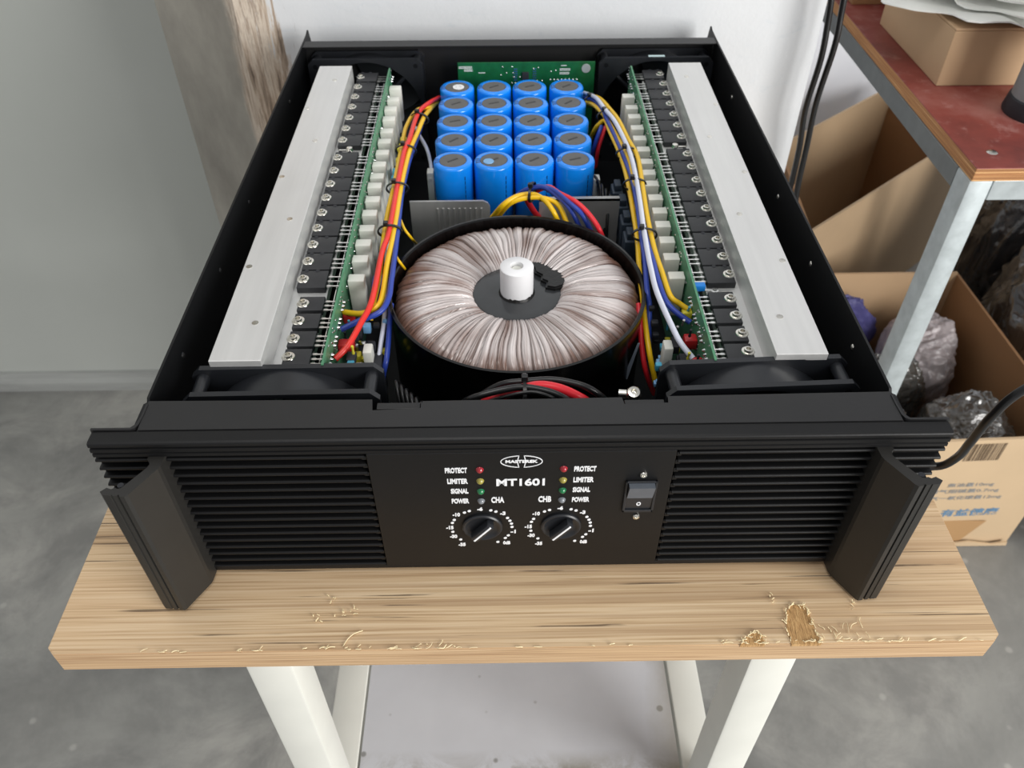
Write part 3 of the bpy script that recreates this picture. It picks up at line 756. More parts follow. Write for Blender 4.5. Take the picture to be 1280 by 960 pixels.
# bent plates behind the transformer
for x0, x1, lab in ((-.0905, -.0205, 'ridged'), (.0225, .0928, 'flat')):
    b = MB(); c = .006
    b.prism([(x0, .0025), (x1, .0025), (x1, .0880-c*(x0 < 0)), (x1-.002*(x0 < 0), .0880-.002*(x0 < 0)), (x1-c*(x0 < 0), .0880), (x0, .0880)], 'y', .3170, .3190)
    if x0 < 0:
        for k in range(9): b.box(-.0675+.0048*k, -.0655+.0048*k, .3160, .3172, .010, .0815, .0004)
    else:
        b.box(x0, x1, .3170, .3230, .0868, .0880)
    aput('bracket_plate', b.mesh('bracket_plate', 'aluminium_plate'), label=lab+' bare aluminium plate')

# rear board
b = MB(); b.box(-.0550, .0888, .5400, .5416, .0060, .1175, .0002); rb = aput('signal_board', b.mesh('signal_board', 'board_green_dark'), label='dark green board along the rear')
b = MB(); rd = random.Random(21)
DOTS = [(628, 82), (640, 82), (626, 90), (633, 88), (641, 88), (642, 92), (650, 92), (650, 98), (667, 84), (673, 83), (689, 87), (695, 86), (656, 96), (662, 96), (667, 96), (672, 96), (678, 96), (640, 98), (644, 98)]
def rbp(px, py): return ((px-572)/172*.1435-.0548, .1172-(py-78)/1.62*.00335/1.9)
for p in DOTS:
    x, z = rbp(*p); b.lathe([(0, .0012), (.0007, .0006), (.0010, 0)], 8, Matrix.Translation((x, .5400, z)) @ YDIR)
for k in range(8): b.lathe([(0, .0012), (.0007, .0006), (.0011, 0)], 8, Matrix.Translation((.0425+.0040*k, .5400, .0985)) @ YDIR)
for x in (.0035, .0235):
    for k in range(6): b.box(x, x+.004, .5394, .5400, .0980+.0024*k, .0992+.0024*k)
put('solder_joints', b.mesh('solder_joints', 'solder', 60), rb, kind='stuff')
b = MB(); b.box(.0125, .0195, .5380, .5400, .0985, .1075, .0003); put('chip', b.mesh('chip', 'rubber_dark'), rb)
b = MB()
for x, z, n_, wd in ((-.0470, .1135, 2, .014), (-.0440, .1105, 2, .009), (-.0300, .1070, 1, .007), (.0560, .1140, 1, .006), (.0575, .1105, 2, .011), (.0570, .1065, 2, .010)):
    for k in range(n_): b.box(x-wd/2, x+wd/2, .5397, .5400, z-.0005-.0014*k, z+.0001-.0014*k)
put('board_print', b.mesh('board_print', 'print_white'), rb, kind='stuff', label='faint white printed lines')
b = MB(); b.lathe([(0, .0006), (.0046, .0006), (.0048, 0), (0, 0)], 24, Matrix.Translation((.0795, .5400, .1105)) @ YDIR); put('inspection_sticker', b.mesh('inspection_sticker', 'galvanised'), rb, label='round silver grey sticker')

# toroidal transformer
TC = (0.0002, .1690)
b = MB(); RO = .0930; ZR = .1080
b.lathe([(0, .0026), (RO-.002, .0026), (RO-.0005, .006), (RO-.0008, ZR-.0016), (RO, ZR-.001), (RO, ZR), (RO-.0018, ZR+.0002), (RO-.0028, ZR-.0008), (RO-.0030, .020), (0, .020)], 96)
tf = aput('toroidal_transformer', b.mesh('toroidal_transformer', 'can_black', 40), (TC[0], TC[1], 0))
def winding():
    bm = bmesh.new(); NA, NR = 1260, 22; rd = random.Random(2)
    edges = [0.0]
    while edges[-1] < 2*PI: edges.append(edges[-1]+rd.choice([.025, .04, .05, .065, .085, .1])*rd.uniform(.8, 1.2))
    sc = 2*PI/edges[-1]; edges = [e*sc for e in edges]; ns = len(edges)-1
    hh = [rd.uniform(.2, 1) for _ in range(ns)]; tone = [rd.random() for _ in range(ns)]; ph = [rd.uniform(0, 50) for _ in range(ns)]
    prof = [(.0300, .0940), (.0308, .0992), (.0322, .1022), (.0345, .1041), (.039, .1058), (.045, .1070), (.053, .1076), (.060, .1075), (.067, .1070), (.073, .1060), (.079, .1044), (.083, .1026), (.0862, .1002), (.0880, .0970), (.0890, .0930), (.0893, .086)]
    L = [0]
    for p, q in zip(prof, prof[1:]): L.append(L[-1]+math.dist(p, q))
    def at(t):
        d = t*L[-1]
        for i in range(len(L)-1):
            if d <= L[i+1]+1e-9:
                u = (d-L[i])/(L[i+1]-L[i]); return tuple(prof[i][k]+(prof[i+1][k]-prof[i][k])*u for k in (0, 1))
        return prof[-1]
    lay = bm.verts.layers.float_color.new('Col'); rows = []
    for j in range(NR+1):
        t = j/NR; r, z = at(t); row = []
        for i in range(NA):
            a = 2*PI*i/NA
            aw = (a+.045*noise.noise(Vector((math.cos(a)*2.5, math.sin(a)*2.5, t*2.2)))+.03*noise.noise(Vector((math.cos(a)*7, math.sin(a)*7, t*3)))) % (2*PI)
            lo, hi = 0, ns
            while hi-lo > 1:
                mid = (lo+hi)//2
                if edges[mid] <= aw: lo = mid
                else: hi = mid
            s_ = lo; u = (aw-edges[s_])/(edges[s_+1]-edges[s_]); bell = max(0, 1-(2*u-1)**2)**.7
            fine = noise.noise(Vector((aw*95, t*2.5, ph[s_]))); fine2 = noise.noise(Vector((aw*260, t*4, 3)))
            fld = noise.noise(Vector((math.cos(a)*3, math.sin(a)*3, t*4+9)))
            amp_ = .35+.65*min(1, t*3)
            h = amp_*(bell*(.0007+.0019*hh[s_])+fine*.0007+fine2*.0003+fld*.0008)
            v = bm.verts.new((r*math.cos(a)+(h*.35*math.cos(a) if t > .85 else 0), r*math.sin(a)+(h*.35*math.sin(a) if t > .85 else 0), z+h-.0012))
            edge = 1-min(1, bell*1.6)
            cop = min(1, max(0, .10+.75*max(0, (r-.072)/.016)+.75*edge*tone[s_]+.6*max(0, -fine)+.6*max(0, -fld)+(.4*tone[s_]**3)))
            if math.cos(a) < -.2: cop = min(1, cop+.10*(-math.cos(a)))
            wht = (.80, .745, .735); cpp = (.21, .115, .085)
            dk = 1-.72*edge*(tone[(s_*7) % ns] > .35)
            v[lay] = tuple((wht[k]*(1-cop)+cpp[k]*cop)*dk*(.84+.2*tone[(s_*3) % ns]) for k in range(3))+(1,)
            row.append(v)
        rows.append(row)
    for A, B in zip(rows, rows[1:]):
        for i in range(NA):
            j = (i+1) % NA; f = bm.faces.new((A[i], B[i], B[j], A[j])); f.smooth = True
    me = bpy.data.meshes.new('winding'); bm.to_mesh(me); bm.free(); me.materials.append(M['winding_film']); return me
put('winding', winding(), tf, label='pinkish white film over copper winding')
b = MB(); b.lathe([(0, .1015), (.0310, .1015), (.0322, .1010), (.0325, .098), (.0325, .06), (0, .06)], 48); put('potting_plug', b.mesh('potting_plug', 'potting', 40), tf, label='dark grey glossy potting disc')
b = MB(); rows = []
pts = [(.021, .003), (.028, .001), (.034, .004), (.0365, .009), (.0360, .016), (.0335, .0215), (.030, .027), (.025, .0325), (.018, .0345), (.012, .034), (.008, .031), (.013, .0265), (.014, .021), (.0185, .017), (.018, .012), (.022, .009)]
b.prism(pts, 'z', .1005, .1047); bmesh.ops.bevel(b.bm, geom=[e for e in b.bm.edges if all(v.co.z > .104 for v in e.verts)], offset=.0012, segments=2, affect='EDGES'); bmesh.ops.triangulate(b.bm, faces=[f for f in b.bm.faces if len(f.verts) > 4])
put('tar_patch', b.mesh('tar_patch', 'tar'), tf, label='black tar beside the potting disc')
b = MB(); BR = .0120
b.lathe([(.0048, .1210), (.0048, .1252), (BR-.001, .1252), (BR, .1244), (BR, .0980), (0, .0980)], 36); put('centre_bush', b.mesh('centre_bush', 'nylon_white', 40), tf, label='white plastic centre bush')
b = MB(); b.lathe([(0, .1225), (.0030, .1228), (.0047, .1216), (.0047, .1200), (0, .1200)], 20); put('bush_core', b.mesh('bush_core', 'cap_minus' if False else 'ceramic_white', 40), tf)
b = MB(); N = 48; ra = random.Random(9)
up = [.1030+.0008*ra.random()+.0016*max(0, noise.noise(Vector((k*.9, 0, 1)))) for k in range(N)]
A = [b.bm.verts.new(((BR+.0003)*math.cos(2*PI*k/N), (BR+.0003)*math.sin(2*PI*k/N), up[k])) for k in range(N)]
Bv = [b.bm.verts.new(((BR+.0012)*math.cos(2*PI*k/N), (BR+.0012)*math.sin(2*PI*k/N), .1014)) for k in range(N)]
for k in range(N): b.bm.faces.new((A[k], Bv[k], Bv[(k+1) % N], A[(k+1) % N]))
put('pot_collar', b.mesh('pot_collar', 'tar', 40), tf)

# ------------------------------------------------------------------ wiring
WIRES = [
    ('wire_orange_red', 'red', 0.0021, [(-0.0739, 0.5077, 0.095), (-0.0809, 0.4729, 0.106), (-0.0875, 0.4466, 0.111), (-0.0908, 0.4207, 0.113), (-0.0928, 0.3805, 0.115), (-0.0956, 0.3535, 0.116), (-0.0963, 0.2909, 0.117), (-0.0964, 0.2246, 0.118), (-0.099, 0.1961, 0.118), (-0.1003, 0.1421, 0.117), (-0.1055, 0.1224, 0.114), (-0.113, 0.1037, 0.109), (-0.1208, 0.0948, 0.105)]),
    ('wire_yellow', 'yellow', 0.002, [(-0.0755, 0.503, 0.092), (-0.0821, 0.4648, 0.104), (-0.0921, 0.4534, 0.107), (-0.0988, 0.414, 0.11), (-0.0995, 0.3778, 0.111), (-0.0998, 0.3411, 0.112), (-0.1, 0.2978, 0.113), (-0.1012, 0.2551, 0.113), (-0.1005, 0.2107, 0.113), (-0.0996, 0.1718, 0.112), (-0.101, 0.1496, 0.109), (-0.1034, 0.1412, 0.1)]),
    ('wire_yellow', 'yellow', 0.0021, [(-0.0774, 0.4951, 0.094), (-0.0829, 0.4388, 0.109), (-0.087, 0.4022, 0.111), (-0.0907, 0.3693, 0.113), (-0.0924, 0.3415, 0.114), (-0.0935, 0.2943, 0.115), (-0.0928, 0.2239, 0.117), (-0.0939, 0.1844, 0.117), (-0.094, 0.1536, 0.115), (-0.0967, 0.14, 0.113), (-0.108, 0.1373, 0.109), (-0.1214, 0.143, 0.106)]),
    ('wire_blue', 'blue', 0.002, [(-0.0884, 0.4782, 0.085), (-0.0907, 0.3626, 0.108), (-0.0923, 0.3226, 0.11), (-0.0925, 0.2867, 0.112), (-0.0902, 0.2275, 0.116), (-0.0892, 0.1843, 0.117), (-0.089, 0.163, 0.117), (-0.0892, 0.1459, 0.116), (-0.0944, 0.1338, 0.113), (-0.1097, 0.1286, 0.109), (-0.121, 0.1239, 0.106)]),
    ('wire_white', 'white', 0.0018, [(-0.0953, 0.461, 0.085), (-0.0889, 0.4259, 0.095), (-0.0814, 0.4099, 0.09), (-0.0778, 0.4006, 0.08), (-0.0764, 0.3898, 0.07), (-0.0771, 0.3901, 0.05)]),
    ('wire_white', 'white', 0.0017, [(-0.0989, 0.3384, 0.105), (-0.1015, 0.2966, 0.11), (-0.1009, 0.2614, 0.109), (-0.0974, 0.2013, 0.105), (-0.094, 0.1481, 0.1), (-0.0946, 0.121, 0.095), (-0.0966, 0.1074, 0.085), (-0.1022, 0.1219, 0.06)]),
    ('wire_blue', 'blue', 0.0019, [(-0.0893, 0.1527, 0.105), (-0.0895, 0.1365, 0.1), (-0.0892, 0.111, 0.095), (-0.0918, 0.1033, 0.085), (-0.0975, 0.1094, 0.06)]),
    ('wire_yellow', 'yellow', 0.0011, [(-0.0965, 0.2777, 0.11), (-0.0936, 0.2624, 0.112), (-0.0864, 0.2376, 0.113), (-0.0822, 0.234, 0.108), (-0.0799, 0.2411, 0.098), (-0.0804, 0.2631, 0.08)]),
    ('wire_yellow', 'yellow', 0.0011, [(-0.0915, 0.2099, 0.112), (-0.0895, 0.2015, 0.112), (-0.0863, 0.1961, 0.11), (-0.0841, 0.2018, 0.1)]),
    ('wire_white', 'white', 0.002, [(0.0764, 0.5155, 0.095), (0.0842, 0.4755, 0.108), (0.0897, 0.4414, 0.112), (0.0958, 0.4128, 0.114), (0.1002, 0.3762, 0.115), (0.1025, 0.3449, 0.116), (0.1023, 0.31, 0.117), (0.1003, 0.263, 0.118), (0.0985, 0.2298, 0.118), (0.0972, 0.1963, 0.118), (0.0968, 0.1723, 0.118), (0.0976, 0.1455, 0.117), (0.1033, 0.1092, 0.115), (0.1075, 0.0989, 0.111), (0.1143, 0.0901, 0.106)]),
    ('wire_yellow', 'yellow', 0.002, [(0.0819, 0.5188, 0.09), (0.0884, 0.4809, 0.105), (0.0949, 0.4462, 0.11), (0.1006, 0.4168, 0.112), (0.1048, 0.378, 0.113), (0.1089, 0.3442, 0.114), (0.1067, 0.2952, 0.115), (0.1047, 0.2574, 0.115), (0.1038, 0.2251, 0.115), (0.1039, 0.1954, 0.115), (0.1052, 0.1717, 0.115), (0.1075, 0.1478, 0.113), (0.1142, 0.1437, 0.109), (0.1207, 0.1402, 0.106)]),
    ('wire_blue', 'blue', 0.002, [(0.0759, 0.5086, 0.093), (0.0854, 0.4739, 0.104), (0.0913, 0.4236, 0.108), (0.0959, 0.3819, 0.109), (0.0985, 0.3475, 0.11), (0.1004, 0.3114, 0.111), (0.0991, 0.2651, 0.113), (0.0968, 0.2228, 0.113), (0.0956, 0.1927, 0.112), (0.0936, 0.161, 0.108), (0.0949, 0.1527, 0.1), (0.094, 0.1368, 0.085), (0.0966, 0.1397, 0.06)]),
    ('wire_blue', 'blue', 0.002, [(0.1017, 0.2953, 0.112), (0.1015, 0.2525, 0.112), (0.1001, 0.2105, 0.114), (0.1007, 0.1866, 0.115), (0.1009, 0.167, 0.115), (0.1033, 0.1433, 0.113), (0.1096, 0.1336, 0.11), (0.119, 0.127, 0.106)]),
    ('wire_yellow', 'yellow', 0.002, [(0.0758, 0.5044, 0.09), (0.0828, 0.4706, 0.102), (0.0905, 0.4323, 0.107), (0.0963, 0.3927, 0.109), (0.1, 0.3623, 0.111), (0.1018, 0.3354, 0.112), (0.1011, 0.3018, 0.112), (0.0995, 0.2652, 0.11)]),
    ('wire_yellow', 'yellow', 0.002, [(0.079, 0.4578, 0.07), (0.0791, 0.4419, 0.085), (0.0825, 0.4362, 0.097), (0.0895, 0.4335, 0.104), (0.0917, 0.4101, 0.105), (0.0953, 0.3741, 0.106), (0.0973, 0.3348, 0.107), (0.0971, 0.2975, 0.107), (0.0965, 0.2661, 0.106), (0.0953, 0.2294, 0.105), (0.0925, 0.1942, 0.103), (0.0915, 0.1649, 0.1), (0.091, 0.1436, 0.095), (0.0921, 0.118, 0.085), (0.0974, 0.1113, 0.065)]),
    ('wire_red', 'red', 0.002, [(0.0912, 0.4316, 0.1), (0.088, 0.4269, 0.095), (0.0835, 0.4213, 0.08), (0.0824, 0.4241, 0.06)]),
    ('wire_blue', 'blue', 0.002, [(0.0864, 0.4301, 0.1), (0.0831, 0.4237, 0.095), (0.079, 0.4214, 0.08), (0.079, 0.4306, 0.06)]),
    ('wire_red', 'red', 0.002, [(0.0874, 0.1556, 0.1), (0.0875, 0.1436, 0.095), (0.0879, 0.1291, 0.085), (0.0909, 0.1177, 0.07), (0.1, 0.1195, 0.045)]),
    ('wire_yellow', 'yellow', 0.002, [(0.0852, 0.1527, 0.095), (0.0825, 0.1453, 0.09), (0.0793, 0.1394, 0.08), (0.0794, 0.1444, 0.06)]),
    ('wire_yellow', 'yellow', 0.0021, [(-0.0186, 0.2906, 0.088), (-0.009, 0.278, 0.108), (0.0029, 0.2831, 0.113), (0.016, 0.2836, 0.114), (0.0248, 0.2741, 0.114), (0.0315, 0.263, 0.11), (0.0362, 0.2641, 0.098)]),
    ('wire_yellow', 'yellow', 0.0021, [(-0.0139, 0.2905, 0.088), (-0.003, 0.2803, 0.108), (0.0124, 0.2804, 0.113), (0.0275, 0.2759, 0.114), (0.0365, 0.2713, 0.11), (0.043, 0.2639, 0.098)]),
    ('wire_blue', 'blue', 0.0021, [(-0.0014, 0.3067, 0.095), (0.0092, 0.2968, 0.11), (0.0235, 0.2914, 0.116), (0.0365, 0.2749, 0.116), (0.0455, 0.2619, 0.112), (0.0528, 0.259, 0.098)]),
    ('wire_blue', 'blue', 0.0021, [(0.0054, 0.3081, 0.098), (0.019, 0.299, 0.112), (0.0323, 0.2827, 0.118), (0.0442, 0.2646, 0.117), (0.054, 0.2552, 0.112), (0.0616, 0.2519, 0.098)]),
    ('wire_red', 'red', 0.0021, [(0.0175, 0.3025, 0.105), (0.0284, 0.2953, 0.114), (0.0366, 0.2782, 0.118), (0.0487, 0.2652, 0.118), (0.0583, 0.2541, 0.114), (0.0659, 0.2425, 0.108), (0.0704, 0.2418, 0.097)]),
    ('wire_red', 'red', 0.0026, [(0.0101, 0.3033, 0.1), (0.0131, 0.3095, 0.09), (0.0181, 0.3114, 0.08), (0.0228, 0.3181, 0.07)]),
    ('wire_black', 'black', 0.0022, [(-0.0273, 0.0651, 0.095), (-0.0206, 0.0618, 0.1056), (-0.0099, 0.0611, 0.1128), (0.0028, 0.0611, 0.1146), (0.0185, 0.062, 0.115), (0.0311, 0.0598, 0.1146), (0.0424, 0.0566, 0.1128), (0.0513, 0.0558, 0.1056), (0.0556, 0.0614, 0.095)]),
    ('wire_black', 'black', 0.0022, [(-0.0351, 0.0581, 0.1), (-0.0295, 0.0473, 0.1142), (-0.0131, 0.0494, 0.1183), (0.0015, 0.0516, 0.119), (0.0178, 0.0481, 0.1183), (0.0281, 0.0456, 0.1142), (0.0335, 0.0554, 0.1)]),
    ('wire_red', 'red', 0.0032, [(-0.0221, 0.0598, 0.098), (-0.0162, 0.0525, 0.1087), (-0.0048, 0.0522, 0.1147), (0.0031, 0.0529, 0.117), (0.0139, 0.0548, 0.117), (0.0262, 0.0528, 0.1153), (0.038, 0.0508, 0.1094), (0.0434, 0.0579, 0.098)]),
    ('wire_black', 'black', 0.0012, [(-0.0248, 0.0515, 0.105), (-0.0073, 0.0451, 0.118), (0.0072, 0.0452, 0.121), (0.0192, 0.0433, 0.118), (0.025, 0.052, 0.105)]),
]
for mt, c, r, pts in WIRES:
    b = MB(); b.tube(pts, r, 10, 5); aput('wire', b.mesh('wire', mt, 60), label=c+' insulated wire')
for k in range(6):                                        # dark leads that drop to the chassis floor beside the fans
    x = -.080+.0035*k; b = MB(); b.tube([(x+.002, .100, .02), (x+.001, .088-.002*k, .07), (x, .080-.004*k, .098), (x+.004, .062-.003*k, .085), (x+.006, .055, .03)], .0014, 7, 4); aput('wire', b.mesh('wire', 'wire_black', 60), label='thin black wire')
for k in range(5):
    x = .083-.003*k; b = MB(); b.tube([(x, .300, .02), (x+.002*k, .315+.01*k, .07), (x+.004, .340+.008*k, .080), (x+.006, .38, .05), (x+.004, .42, .01)], .0014, 7, 4); aput('wire', b.mesh('wire', 'wire_black', 60), label='thin black wire')
def tie(c, rx, rz, ax, tail, ang=0):
    """cable tie: flat loop round a bundle at c; ax is the bundle direction"""
    ax = Vector(ax).normalized(); up = Vector((0, 0, 1)); sd = ax.cross(up).normalized(); up = sd.cross(ax).normalized(); c = Vector(c)
    b = MB(); n = 28
    ring = lambda f, o: [c+sd*(rx*f*math.cos(2*PI*k/n))+up*(rz*f*math.sin(2*PI*k/n))+ax*o for k in range(n)]
    P = [[b.bm.verts.new(p) for p in ring(f, o)] for f, o in ((1, -.0011), (1.0, .0011), (1.14, .0011), (1.14, -.0011))]
    for i in range(4):
        for k in range(n): b.bm.faces.new((P[i][k], P[i][(k+1) % n], P[(i+1) % 4][(k+1) % n], P[(i+1) % 4][k]))
    bmesh.ops.recalc_face_normals(b.bm, faces=b.bm.faces)
    t = aput('cable_tie', b.mesh('cable_tie', 'wire_black', 40))
    b = MB(); h = c+up*rz*1.1+sd*rx*.3*tail; q = Matrix.Translation(h) @ Matrix((sd, ax, up)).transposed().to_4x4()
    b.box(-.0018, .0018, -.0020, .0020, -.0006, .0030, .0004, q); put('tie_head', b.mesh('tie_head', 'wire_black'), t)
for c, ax in (((-.0878, .4325, .1085), (-.4, -1, .05)), ((-.0950, .3640, .1115), (-.12, -1, .03)), ((-.0965, .2960, .1135), (0, -1, .03)), ((-.0965, .2300, .1150), (0, -1, .02))): tie(c, .0085, .0052, ax, 1)
for c, ax in (((.0816, .4880, .0985), (.35, -1, .1)), ((.0915, .4400, .1060), (.3, -1, .1)), ((.1010, .3560, .1110), (.12, -1, .02)), ((.1010, .2990, .1130), (-.05, -1, .02)), ((.0990, .2230, .1140), (-.03, -1, 0))): tie(c, .0088, .0052, ax, 1)
tie((.0150, .2890, .1130), .0105, .0062, (1, -.25, .1), 1)
tie((.0030, .0550, .1140), .0105, .0068, (1, 0, 0), -.4)
for k, (x, y, z) in enumerate(((.0960, .360, .074), (.0985, .338, .072), (.0995, .314, .070), (.1000, .290, .068))):
    b = MB(); b.box(x-.005, x+.005, y-.009, y+.009, z-.03, z, .001); b.box(x-.003, x+.003, y-.006, y+.006, z, z+.006, .0006); aput('connector_block', b.mesh('connector_block', 'connector_grey', 30), label='blue grey connector block')
b = MB(); b.prism([(.0830, .0940), (.0845, .0940), (.0790, .0600), (.0755, .0600)], 'y', .1195, .1199, Matrix.Rotation(0, 4, 'Z')); aput('wire_label', b.mesh('wire_label', 'label_clear'), label='pale translucent label')
b = MB(); b.lathe([(0, .0012), (.0014, .0012), (.0020, .0032), (.0036, .0030), (.0046, .0016), (.0048, 0), (0, 0)], 20, Matrix.Translation((.0690, .0470, .1165)) @ Matrix.Rotation(.35, 4, 'X')); b.cyl(.0020, (.0690, .0470, .1165), (.0690, .0520, .100), 10); b.cyl(.0028, (.0605, .0490, .1150), (.0655, .0480, .1155), 10)
aput('ground_screw', b.mesh('ground_screw', 'steel', 40))

# ------------------------------------------------------------------ things round about
# side table with a red plywood top
TZ = .0300
st = empty('side_table', (.70, 1.00, FZ), 'metal framed table with a scuffed red plywood top, at the right', 'table')
def sput(name, me, **k): return put(name, me, st, loc=(-.70, -1.00, -FZ), **k)
TX, TYF = .4916, .4668
b = MB(); b.box(TX, .985, TYF, 1.30, TZ-.0155, TZ, .0008); b.bm.normal_update()
for f in b.bm.faces: f.material_index = 0 if f.normal.z > .3 else 1
tt = sput('tabletop', b.mesh('tabletop', ['red_ply', 'orange_ply']))
b = MB(); b.lathe([(0, .001), (.004, .0012), (.006, 0), (0, 0)], 14, Matrix.Translation((.523, .5013, TZ))); put('screw', b.mesh('screw', 'steel', 40), tt)
def angle(x0, x1, y0, y1, z0, z1):
    b = MB(); b.box(x0, x1, y0, y1, z0, z1, .001); return b
sput('frame_rail', angle(TX-.001, TX+.024, TYF+.032, 1.264, TZ-.0400, TZ-.0158).mesh('frame_rail', 'frame_grey'))
sput('frame_rail', angle(TX+.0260, .956, TYF+.002, TYF+.028, TZ-.0400, TZ-.0158).mesh('frame_rail', 'galvanised'))
for x, y in ((TX+.0117, TYF+.016), (TX+.0117, 1.28), (.970, TYF+.016), (.850, 1.006)):
    b = MB(); b.box(x-.0127, x+.0127, y-.0155, y+.0155, FZ, TZ-.0157, .0012); sput('leg', b.mesh('leg', 'galvanised', 30))

def open_box(name, pts, z0, z1, t, mats, label, extra=None, tops=None):
    """open carton: pts = footprint (ccw), walls of thickness t"""
    cx = sum(p[0] for p in pts)/4; cy = sum(p[1] for p in pts)/4
    r = empty(name, (cx, cy, z0), label, 'box'); off = (-cx, -cy, -z0)
    for i in range(4):
        p, q = Vector(pts[i]), Vector(pts[(i+1) % 4]); d = (q-p).normalized(); nrm = Vector((-d.y, d.x))*t
        zt = tops[i] if tops else (z1, z1)
        b = MB(); g = t*1.02
        ring = []
        for o in (Vector((0, 0)), nrm):
            for (pt, zz) in ((p+d*g, z0), (q-d*.0, z0), (q-d*.0, zt[1]), (p+d*g, zt[0])): ring.append(b.bm.verts.new((pt.x+o.x, pt.y+o.y, zz)))
        fs = [b.bm.faces.new(ring[:4]), b.bm.faces.new(ring[4:])]+[b.bm.faces.new((ring[k], ring[(k+1) % 4], ring[4+(k+1) % 4], ring[4+k])) for k in range(4)]
        bmesh.ops.recalc_face_normals(b.bm, faces=fs)
        put('side_panel', b.mesh('side_panel', mats[i]), r, off)
    b = MB(); b.prism([(cx+(p[0]-cx)*.97, cy+(p[1]-cy)*.97) for p in pts], 'z', z0+.001, z0+.005); put('bottom_panel', b.mesh('bottom_panel', mats[0]), r, off)
    return r, off
tb, off = open_box('cardboard_box', [(.42, .5221), (.880, .538), (.880, .985), (.42, .985)], FZ, -.477, .005,
    ['card_light', 'card_brown', 'card_tan', 'card_tan'], 'open tan cardboard box with printed lines on its front, full of plastic bags',
    tops=[(-.474, -.474), (-.474, -.490), (-.485, -.485), (-.485, -.474)])
aF = math.atan2(.018, .52)
def boxprint(txt, x, z, wd, h, mat, bold=.01):
    y = .520+(x-.36)*(.018/.52)-.0004
    put('print', text_mesh(txt, wd, h, mat, bold, .0002), tb, (x+off[0], y+off[1], z+off[2]), (PI/2, 0, aF), 'printed '+('blue' if mat == 'print_blue' else 'grey')+' lettering')
boxprint('焦油量10mg', .750, -.583, .078, .0115, 'print_grey'); boxprint('烟气烟碱量0.7mg', .745, -.599, .118, .0115, 'print_grey'); boxprint('烟气一氧化碳量12mg', .747, -.617, .137, .0115, 'print_grey')
boxprint('有益健康', .777, -.6575, .100, .0200, 'print_blue', .02)
b = MB(); x = .7120; rb_ = random.Random(4)
while x < .7700:
    wd = rb_.choice([.0007, .0012, .002]); y = .520+(x-.36)*(.018/.52); b.box(x, x+wd, y-.0006, y-.0001, -.522, -.482); x += wd+rb_.choice([.0009, .0014, .0022])
put('bar_marks', b.mesh('bar_marks', 'print_brown'), tb, off, label='brown printed bars')
b = MB(); b.prism([(.745, -.748), (.785, -.748), (.815, -.682), (.740, -.680)], 'y', -.0008, 0, Matrix.Translation((0, .534, 0))); put('tape_strip', b.mesh('tape_strip', 'card_tape'), tb, off, label='brown tape strip')
b = MB(); b.prism([(.735, -.7485), (.874, -.7485), (.872, -.738), (.845, -.744), (.800, -.735), (.760, -.742), (.735, -.736)], 'y', -.012, -.009, Matrix.Translation((0, .540, 0))); put('torn_flap', b.mesh('torn_flap', 'card_light'), tb, off)
# large open carton behind it
open_box('cardboard_box', [(.566, .990), (1.065, 1.408), (.957, 1.640), (.590, 1.330)], FZ, -.395, .005, ['card_dull', 'card_brown', 'card_dull', 'card_brown'],
    'large deep open cardboard box with a dark empty inside, under the side table')
# closed carton on the red top
def closed_box(name, x0, x1, y0, y1, z0, z1, rz, label, mat):
    cx, cy = (x0+x1)/2, (y0+y1)/2; hx, hy, h = (x1-x0)/2, (y1-y0)/2, z1-z0
    r = empty(name, (cx, cy, z0), label, 'box', rz=rz)
    b = MB(); b.box(-hx, hx, -hy, hy, .0002, h-.003, .0012); put('carton_body', b.mesh('carton_body', mat), r)
    for s_ in (-1, 1):
        b = MB(); b.box(min(s_*.0015, s_*hx), max(s_*.0015, s_*hx), -hy, hy, h-.0028, h, .0008); put('flap', b.mesh('flap', mat), r)
    return r
closed_box('cardboard_box', .5262, .804, .668, .874, TZ, TZ+.0695, 0, 'brown cardboard box on the red table top, under a stack of white sheets', 'card_tan')
closed_box('cardboard_box', .510, .598, .9487, 1.0657, TZ, TZ+.084, 0, 'brown cardboard box at the far end of the red table top, behind another box', 'card_brown')
